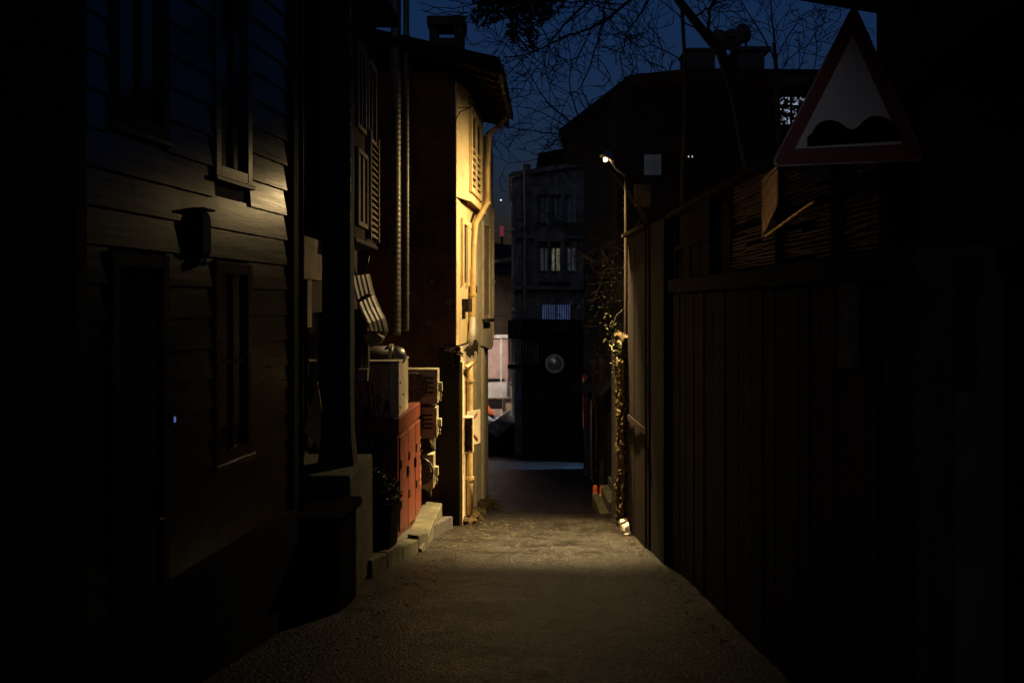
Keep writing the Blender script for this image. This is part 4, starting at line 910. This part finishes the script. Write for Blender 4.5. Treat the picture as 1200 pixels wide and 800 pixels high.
# ------------------------------------------------------------------ apartment block at the end
ap=thing('apartment_block',(1.5,33,-3.78),'tall grey apartment block with a few dim windows closing the end of the alley','apartment block')
A0=Vector((.10,34,0)); A1=Vector((2.6,31,0)); 
MB().prism([(-.02,34.6),(.10,34),(2.6,31),(6,31),(6,42),(-.02,42)],-4.2,5.9).build('wall',M['grey_wall'],ap)
MB().prism([(-.12,34.6),(.02,33.8),(2.55,30.8),(6.1,30.8),(6.1,42),(-.12,42)],5.901,6.05).build('cornice',M['grey_wall'],ap)
MB().prism([(.9,34),(2.6,31.6),(6,31.6),(6,42),(.9,42)],6.06,6.7).build('attic',M['roof'],ap)
ad=(A1-A0); al=ad.length; ad.normalize(); an=Vector((ad.y,-ad.x,0)); 
if an.y>0: an=-an
def AW(px,py,off):
    o=Vector((0,0,EYE)); d=P(px,py,1)-o; q=A0+an*off; t=(q-o).dot(an)/d.dot(an); return o+d*t
def aquad(mb,px0,py0,px1,py1,off,th):
    mb.slab([AW(px0,py1,off),AW(px1,py1,off),AW(px1,py0,off),AW(px0,py0,off)],-an*th)
def awin(px0,py0,px1,py1,m):
    b=MB(); aquad(b,px0,py0,px1,py1,.012,.01); f=b.build('window',m,ap)
    mb=MB(); e=1.3; aquad(mb,px0-e,py0-e,px0,py1+e,.06,.06); aquad(mb,px1,py0-e,px1+e,py1+e,.06,.06); aquad(mb,px0+.1,py0-e,px1-.1,py0,.055,.055); aquad(mb,px0+.1,py1,px1-.1,py1+e,.055,.055); aquad(mb,(px0+px1)/2-.5,py0+.1,(px0+px1)/2+.5,py1-.1,.04,.03); mb.build('frame',M['grey_wall'],f); return f
awin(632,291,643,317,glow('curtain_dim',(.30,.33,.38),.08,.8,9,(9,9,.3)))
awin(645,291,656,317,glow('curtain_warm',(.75,.70,.45),.17,.9,7,(7,7,.3)))
awin(664,291,674,317,glow('curtain_cold',(.35,.40,.45),.08,.85,6))
for px in (632,648,664): awin(px,232,px+11,262,M['bluish'])
for (px0,px1,py0,py1) in ((626,659,219,228),(626,659,266,283),(626,659,321,330)):
    mb=MB(); aquad(mb,px0,py0,px1,py1,.42,.40); mb.build('bay_band',M['grey_wall'],ap)
for px in (626,641.5,657): 
    mb=MB(); aquad(mb,px,228.2,px+2,265.8,.40,.12); mb.build('mullion',M['grey_wall'],ap); mb=MB(); aquad(mb,px,283.2,px+2,320.8,.40,.12); mb.build('mullion',M['grey_wall'],ap)
for (py0,py1) in ((222,256),(286,320),(345,372)): awin(604,py0,609.5,py1,M['bluish'])
mb=MB(); mb.tube([AW(614,200,.25),AW(615,260,.25),AW(615,370,.25)],.05,6); mb.build('downpipe',M['oldmetal'],ap)
awin(634,357,668,376,glow('balcony_blue',(.14,.22,.50),.30,.9,10,(9,9,.2)))
awin(608,300,612,330,M['darkglass']); 
mb=MB(); aquad(mb,613,192,619,376,.12,.11); mb.build('pilaster',M['grey_wall'],ap)
mb=MB(); aquad(mb,600,275,690,279,.25,.24); aquad(mb,600,335,690,339,.3,.29); mb.build('string_course',M['grey_wall'],ap)
mb=MB(); 
for i in range(22): aquad(mb,628+i*2.6,262,628.7+i*2.6,276,.3,.02)
aquad(mb,627,261,686,262.2,.3,.03); mb.build('railing',M['black'],ap)
mb=MB(); 
for i in range(26): aquad(mb,606+i*2.6,357,606.6+i*2.6,377,.45,.02)
mb.build('railing',M['oldmetal'],ap)
# ground floor dark wing with canopy box
cn=thing('dark_canopy',(.9,29,-.3),'black boxy canopy and slatted front projecting under the apartment windows','canopy')
MB().prism([(-.12,29.8),(1.95,29.0),(2.2,31),(.2,33.4)],Z(398,29),Z(376,29)).build('fascia',M['tar'],cn)
MB().prism([(.30,30.6),(2.0,30.0),(2.6,31.0),(.35,33.5)],-4.2,Z(399,29)-.01).build('shop_front',M['stucco_dark'],cn)
mb=MB()
for i in range(11):
    x=-.10+i*.085; mb.box((x,29.8,Z(428,29.8)+ .10*(i<3)),(x+.035,29.84,Z(398,29.8)-.01))
mb.build('slats',M['grey_wall'],cn)
mb=MB(); mb.box((-.13,29.77,Z(432,29.8)),(.85,29.9,Z(427,29.8))); mb.build('bottom_rail',M['tar'],cn)
mb=MB(); mb.box((.75,30.2,-3.7),(1.1,30.26,-1.6)); mb.build('door',M['tar'],cn)
mr=thing('traffic_mirror',P(650,426,28.6),'round convex traffic mirror on the dark wall at the end of the alley','traffic mirror')
c_=P(650,426,28.6); prof=[(.001,-.06),(.10,-.055),(.18,-.035),(.24,0),(.24,.01),(.001,.01)]
MB().lathe(prof,c_,28,'y').build('mirror_face',M['mirror'],mr,smooth=True)
MB().lathe([(.242,-.02),(.275,-.02),(.275,.03),(.242,.03)],c_,28,'y').build('rim',M['white'],mr,smooth=True)
MB().tube([c_+Vector((0,.03,0)),c_+Vector((0,1.5,0))],.03,8).build('bracket',M['black'],mr)
# cold street lamp in the side street, hidden round the corner
def side_lamp(x,y,z,zg,col,en,label,aim,size=120,r=.08):
    t=thing('side_street_lamp',(x,y,zg),label,'street lamp'); MB().tube([(x,y,zg),(x,y,z+.2)],.05,8).build('pole',M['black'],t)
    MB().lathe([(.02,.2),(.12,.12),(.16,.05),(.15,.045),(.02,.1)],(x,y,z),14).build('shade',M['black'],t)
    l=bpy.data.lights.new('side_lamp','SPOT'); l.energy=en; l.color=col; l.shadow_soft_size=r; l.spot_size=math.radians(size); l.spot_blend=.4
    o=bpy.data.objects.new('side_lamp_light',l); C.objects.link(o); o.location=(x-.1,y-.1,z); o.rotation_mode='QUATERNION'; o.rotation_quaternion=(Vector(aim)-Vector((x,y,z))).to_track_quat('-Z','Y'); o.parent=t; o.matrix_parent_inverse=t.matrix_basis.inverted()
side_lamp(3.1,27.9,1.0,g(28),(.25,.48,1),2200,'cold street lamp in the side street round the right corner',(1.1,27.8,-2.9),52,.05)
side_lamp(-4.2,38.0,1.0,-3.78,(1,.84,.74),6000,'warm street lamp round the left corner lighting the pink wall',(-1.2,41,-1.3),150)

# ------------------------------------------------------------------ left side street: pink wall, gable, clutter
pk=thing('pink_building',(-3,43,-3.78),'pale pink building with a gable beyond the left corner','building')
MB().box((-9,42,-4.2),(.12,46,Z(396,42))).build('wall',M['pink'],pk)
MB().box((-9,41.96,Z(468,42)),(.0,41.998,Z(447,42))).build('pale_band',M['offwhite'],pk)
MB().box((-9,41.9,Z(446.5,42)),(-.35,41.998,Z(443.5,42))).build('ledge',M['trim'],pk)
MB().box((-9,41.7,Z(396,42)+.002),(.15,46,Z(392,42))).build('cornice',M['offwhite'],pk)
MB().box((-9,42.3,Z(392,42)+.003),(.2,46,Z(322,42))).build('upper_wall',M['stucco_dark'],pk)
mb=MB(); mb.add([(-4.5,42,Z(318,42)),(.25,42,Z(300,42)),(.25,47,Z(300,42)),(-4.5,47,Z(318,42)),(-4.5,42,Z(322,42)),(.25,42,Z(304,42)),(.25,47,Z(304,42)),(-4.5,47,Z(322,42))],[(0,1,2,3),(4,7,6,5),(0,4,5,1),(1,5,6,2),(2,6,7,3),(3,7,4,0)]); mb.build('roof',M['grey_wall'],pk)
mb=MB(); mb.box((-.5,41.6,-3.78),(-.42,41.68,Z(395,42))); mb.build('column',M['offwhite'],pk)
# small dark generator, orange barrier, car, sloping stall roof
t_=thing('louvred_unit',(-.75,40.5,-3.78),'small black louvred unit with a pale frame in front of the pink wall','vent unit')
a,b=P(572,479,40.5),P(588.5,467,40.5)
MB().box((a.x,40.5,a.z),(b.x,40.9,b.z)).build('case',M['black'],t_,bevel=.01)
mb=MB(); 
for i in range(5): mb.box((a.x+.04,40.48,a.z+.05+i*.07),(b.x-.04,40.5,a.z+.075+i*.07))
mb.build('louvre',M['trim'],t_)
mb=MB(); mb.box((a.x,40.45,b.z+.01),(b.x+1.0,40.6,b.z+.05)); mb.box((b.x+.01,40.6,-3.78),(b.x+1.0,40.66,b.z)); mb.build('frame',M['cream_dk'],t_)
t_=thing('orange_barrier',(-.95,39,-3.78),'orange board leaning beside the black louvred unit','barrier')
MB().slab([P(564,472,39),P(568,468,39),P(580,486,39),P(577,492,39)],(0,.05,0)).build('board',M['orange'],t_)
MB().tube([P(571,478,39.06),Vector((X(571,39.3),39.5,-3.78))],.02,6).build('leg',M['orange'],t_)
# car
car=thing('parked_car',(-1.3,37.5,-3.78),'pale blue parked car half hidden behind the corner of the cream house','car')
def carbody(cx,cy,zg):
    prof=[(-2.0,.3),(-2.05,.55),(-1.9,.78),(-1.1,.92),(-.5,1.38),(.8,1.42),(1.5,.95),(1.95,.88),(2.05,.5),(2.0,.3)]
    mb=MB(); n=len(prof); vs=[]
    for (yy,tap) in ((-.82,0),(-.78,.0),(.78,0),(.82,0)):
        for x,z in prof: vs.append((cx+x*(.985 if abs(yy)>.8 else 1),cy+yy*(1-.18*max(0,z-.9)),zg+z))
    fs=[tuple(range(n))[::-1],tuple(range(3*n,4*n))]
    for j in range(3):
        for k in range(n): fs.append((j*n+k,j*n+(k+1)%n,(j+1)*n+(k+1)%n,(j+1)*n+k))
    mb.add(vs,fs); mb.build('body',M['carpaint'],car,bevel=.03,smooth=False)
    for s in (-1,1):
        f=[(-1.0,.94),(-.48,1.31),(.75,1.34),(1.3,.96)]
        MB().slab([(cx+x,cy+s*(.825*(1-.18*max(0,z-.9))),zg+z) for x,z in f],(0,s*.006,0)).build('side_window',M['darkglass'],car)
    MB().slab([(cx+1.50,cy-.66,zg+.99),(cx+1.50,cy+.66,zg+.99),(cx+.86,cy+.64,zg+1.41),(cx+.86,cy-.64,zg+1.41)],(.012,0,.016)).build('windscreen',M['darkglass'],car)
    for x in (-1.25,1.3):
        for s in (-1,1):
            wb=MB().lathe([(.001,-.09),(.20,-.1),(.31,-.09),(.32,0),(.31,.09),(.2,.1),(.001,.09)],(cx+x,cy+s*.78,zg+.32),20,'y').build('wheel',M['tyre'],car,smooth=True)
            MB().lathe([(.001,-.02),(.19,-.015),(.19,.015),(.001,.02)],(cx+x,cy+s*.885,zg+.32),16,'y').build('rim',M['oldmetal'],wb)
    for s in (-1,1):
        MB().box((cx+1.98,cy+s*.72-.12,zg+.62),(cx+2.06,cy+s*.72+.06,zg+.76)).build('headlight',M['white'],car,bevel=.02)
carbody(-2.2,38.6,-3.78)
ks=thing('sloping_stall',(-.4,33.8,-3.78),'low stall with a sloping grey sheet roof in the side street','stall')
MB().slab([P(567,501,33.3),P(583,511,33.0),P(613,487,34.6),P(601,478,35.2)],(0,0,-.05)).build('roof_sheet',M['grey_wall'],ks)
a=[P(569,503,33.4),P(583,512,33.15),P(611,489,34.6),P(601,481,35.0)]
MB().prism([(p.x,p.y) for p in a],-3.78,[p.z-.06 for p in a]).build('body',M['tar'],ks)
# brackets/bars at right of the pale wall
mb=MB(); mb.tube([P(598,450,39),P(613,460,39)],.05,5); mb.tube([P(600,444,39),P(614,453,39)],.03,5); o_=mb.build('awning_bars',M['black']); tag(o_,'two slanting black bars crossing the pale wall at the far corner','bars')
# far mast with red light
t_=thing('radio_mast',(X(588,220),220,5),'distant thin mast with a red light above the far roofs','mast')
MB().tube([(X(588,220),220,5),(X(588,220),220,Z(266,220))],.3,5).build('pole',M['black'],t_)
MB().tube([(X(588,220),220,Z(277,220)),(X(588,220),220,Z(265,220))],.42,6).build('red_light',glow('mast_red',(1,.15,.2),.12),t_)
mb=MB(); mb.lathe([(.01,-.5),(.45,-.3),(.6,0),(.45,.3),(.01,.5)],P(587,234.5,600),8); o_=mb.build('evening_star',glow('star',(1,.92,.8),1.2)); tag(o_,'single bright evening star low in the blue sky','star')

# ------------------------------------------------------------------ bare trees
def twig(mb,p,d,l,r,lev,rnd,droop=0.0,wig=.35):
    n=max(3,int(l/.10)); pts=[p.copy()]; rs=[r]; q=p.copy(); dd=d.normalized(); kids=[]
    bend=Vector((rnd.gauss(0,1),rnd.gauss(0,.5),rnd.gauss(0,1)))*.09
    for i in range(n):
        dd=(dd+bend+Vector((rnd.gauss(0,wig*.35),rnd.gauss(0,wig*.2),rnd.gauss(0,wig*.35)-droop))).normalized()
        q=q+dd*l/n; pts.append(q.copy()); rs.append(max(.0048,r*(1-.75*(i+1)/n)))
        if lev>0 and i>=1 and rnd.random()<.62: kids.append((q.copy(),dd.copy(),rs[-1]))
    mb.tube(pts,rs,4 if r<.02 else 6)
    for (kp,kd,kr) in kids:
        s=rnd.choice((-1,1)); ang=rnd.uniform(.5,1.15)*s; nd=Matrix.Rotation(ang,3,Vector((rnd.gauss(0,.3),1,rnd.gauss(0,.3))).normalized())@kd
        twig(mb,kp,nd,l*rnd.uniform(.35,.62),max(.006,kr*.7),lev-1,rnd,droop,wig)
def limb(mb,pts,r0,r1,lev,dens,rnd,tl=(.5,1.0),droop=0,up=None):
    P3=[P(*p) for p in pts]; fine=[]
    for i in range(len(P3)-1):
        a0=P3[max(i-1,0)];a=P3[i];b=P3[i+1];b1=P3[min(i+2,len(P3)-1)]
        for k in range(5):
            t=k/5; fine.append(.5*((2*a)+(b-a0)*t+(2*a0-5*a+4*b-b1)*t*t+(3*a-a0-3*b+b1)*t**3)+Vector((rnd.gauss(0,.008),0,rnd.gauss(0,.008))))
    fine.append(P3[-1]); n=len(fine); rs=[r0+(r1-r0)*i/(n-1) for i in range(n)]
    mb.tube(fine,rs,7)
    for i in range(2,n):
        if rnd.random()<dens:
            d=(fine[i]-fine[i-1]).normalized(); ang=rnd.uniform(.4,1.1)*rnd.choice((-1,1)); nd=Matrix.Rotation(ang,3,'Y')@d
            twig(mb,fine[i],nd,rnd.uniform(*tl),max(.004,rs[i]*.5),lev,rnd,droop)
def tree(name,label,trunk,limbs,seed,root=None,group='bare trees over the alley'):
    rnd=random.Random(seed); base=P(*trunk[0][:3]); t=thing(name,base,label,'tree',group)
    mb=MB(); P3=[P(*p[:3]) for p in trunk]; mb.tube(P3,[p[3] for p in trunk],10); mb.build('trunk',M['bark'],t,smooth=True)
    mb=MB()
    for L_ in limbs: limb(mb,L_[0],*L_[1:3],L_[3],L_[4],rnd,L_[5],L_[6] if len(L_)>6 else 0)
    mb.build('crown',M['bark'],t,smooth=True); return t
tree('bare_tree','large bare tree whose heavy limb leans in over the top of the alley',
 [(905,420,12.5,.13),(890,250,12.5,.10),(862,110,12.3,.08),(845,62,12.2,.065),(820,32,12,.055),(795,0,12,.05),(770,-40,12,.045)],
 [([(770,-40,12),(720,-60,11.8),(650,-50,11.5),(600,-20,11.3)],.035,.012,2,0.51,(.6,1.1),.05),
  ([(780,-30,12),(740,0,11.9),(700,28,11.8),(660,45,11.7),(620,62,11.6),(590,66,11.5)],.024,.006,2,0.68,(.35,.8),.02),
  ([(740,-60,12),(690,0,11.8),(660,30,11.6),(641,58,11.5),(636,84,11.5)],.02,.005,2,0.59,(.35,.7)),
  ([(720,-30,12),(708,10,12.1),(700,50,12.1),(685,95,12),(672,110,12)],.016,.004,2,0.68,(.35,.7)),
  ([(760,0,12),(735,40,12),(728,80,12),(745,110,12)],.012,.004,2,0.68,(.3,.6)),
  ([(835,50,12.2),(830,20,12.3),(845,-20,12.3)],.02,.01,2,0.51,(.4,.8)),
  ([(700,-50,11.8),(640,-15,11.5),(600,5,11.3),(570,2,11.2)],.02,.006,2,0.59,(.4,.8),.03),
  ([(815,20,12),(840,5,12),(880,-12,12)],.014,.006,2,0.51,(.4,.7)),
 ],21)
tree('bare_tree','lower bare tree leaning out left from behind the plank fence near the street lamp',
 [(800,420,15.6,.09),(775,300,15.6,.075),(755,250,15.6,.06),(735,222,15.9,.052),(715,198,17.0,.042),(690,166,18.4,.032)],
 [([(690,166,18.4),(665,140,18.8),(640,118,18.8),(620,85,18.8),(600,55,18.8)],.022,.005,2,0.71,(.4,.9)),
  ([(700,176,17.8),(665,160,18.8),(630,154,18.8),(600,150,18.8),(578,150,18.8)],.018,.004,2,0.71,(.35,.8)),
  ([(690,166,18.4),(650,140,18.8),(615,125,18.8),(585,128,18.8)],.014,.004,2,0.68,(.35,.8)),
  ([(690,166,18.4),(672,120,18.8),(668,85,18.8),(680,50,18.8)],.018,.005,2,0.77,(.35,.8)),
  ([(715,198,17.0),(700,185,17.8),(655,180,18.8),(610,190,18.8),(580,185,18.8)],.014,.004,2,0.68,(.35,.8)),
  ([(745,236,15.6),(700,262,17.8),(660,270,18.8),(630,262,18.8)],.018,.004,2,0.85,(.35,.8),.02),
  ([(755,250,15.6),(720,300,16.7),(690,330,18.4),(650,345,18.8),(615,355,18.8)],.018,.004,2,0.85,(.4,.9),.01),
  ([(760,262,15.6),(735,290,15.9),(700,280,17.8),(665,262,18.8)],.012,.004,2,0.85,(.3,.7)),
  ([(770,300,15.6),(735,340,15.9),(700,372,17.8),(670,380,18.8)],.015,.004,2,0.85,(.4,.8)),
 ],34)
tree('bare_tree','slender bare tree with upright shoots between the rooftop chimneys and the road sign',
 [(915,260,15.2,.06),(912,150,15.2,.045),(910,85,15.2,.035),(907,50,15.2,.028)],
 [([(907,50,15.2),(905,20,15.2),(900,-15,15.2)],.018,.006,2,0.77,(.4,.7)),
  ([(910,75,15.2),(890,35,15.2),(870,5,15.2),(860,-20,15.2)],.014,.005,2,0.68,(.3,.6)),
  ([(910,70,15.2),(925,40,15.2),(945,15,15.2),(965,5,15.2)],.012,.004,2,0.68,(.3,.6)),
  ([(912,85,15.2),(935,60,15.2),(960,50,15.2),(985,55,15.2)],.010,.004,2,0.85,(.3,.6)),
  ([(912,120,15.2),(950,85,15.2),(957,55,15.2),(955,30,15.2)],.010,.004,2,0.68,(.2,.5)),
  ([(910,90,15.2),(935,85,15.2),(937,60,15.2),(936,38,15.2)],.008,.003,2,0.51,(.2,.4)),
 ],8)
tree('bare_tree','thin straight bare sapling with a knotted stem above the left part of the dark roof',
 [(800,250,15.3,.05),(803,120,15.3,.035),(802,60,15.3,.028),(800,22,15.3,.03),(797,-20,15.3,.018)],
 [([(800,22,15.3),(780,5,15.3),(760,-10,15.3)],.012,.005,2,0.85,(.3,.6)),
  ([(801,25,15.3),(825,35,15.3),(845,10,15.3),(870,-10,15.3)],.012,.005,2,0.68,(.3,.6)),
  ([(802,70,15.3),(770,55,15.3),(745,35,15.3),(735,10,15.3)],.012,.004,2,0.85,(.3,.7)),
  ([(802,100,15.3),(775,85,15.3),(750,60,15.3),(742,30,15.3)],.010,.004,2,0.85,(.3,.6)),
 ],15)
# hanging clump of dead leaves at the top
t_=thing('evergreen_bough',P(600,-60,9.5),'dark leafy bough hanging into the top of the picture','bough')
mb=MB()
for (px,py,rx,rz,n,s) in ((590,5,.25,.14,420,1),(620,15,.22,.14,330,2),(570,18,.14,.07,140,3),(640,5,.2,.12,220,4),(603,38,.07,.09,80,5),(622,42,.05,.10,80,6),(580,-20,.4,.2,500,7),(630,-22,.4,.2,500,8)):
    leaves(mb,P(px,py,9.5),(rx,.25,rz),n,.06,s,1)
mb.build('foliage',M['deadleaf'],t_)
mb=MB(); mb.tube([P(690,-70,9.6),P(640,-20,9.5),P(600,5,9.5),P(565,15,9.5)],[.03,.02,.012,.004],6); mb.tube([P(610,0,9.5),P(605,30,9.5),P(608,48,9.5)],[.01,.006,.003],5); mb.build('branch',M['bark'],t_)
# undergrowth behind the plank fence
o_=MB(); 
for i,(px,py,Y,rx,rz) in enumerate(((690,350,16,.35,.5),(712,370,15,.25,.4),(716,330,15.4,.25,.5),(700,420,17,.25,.3),(675,300,17,.3,.3))): leaves(o_,P(px,py,Y),(rx,.5,rz),34,.04,30+i)
tag(o_.build('creeper',M['leaf']),'loose dark creeper leaves hanging between the lamp pole and the apartment block','creeper')
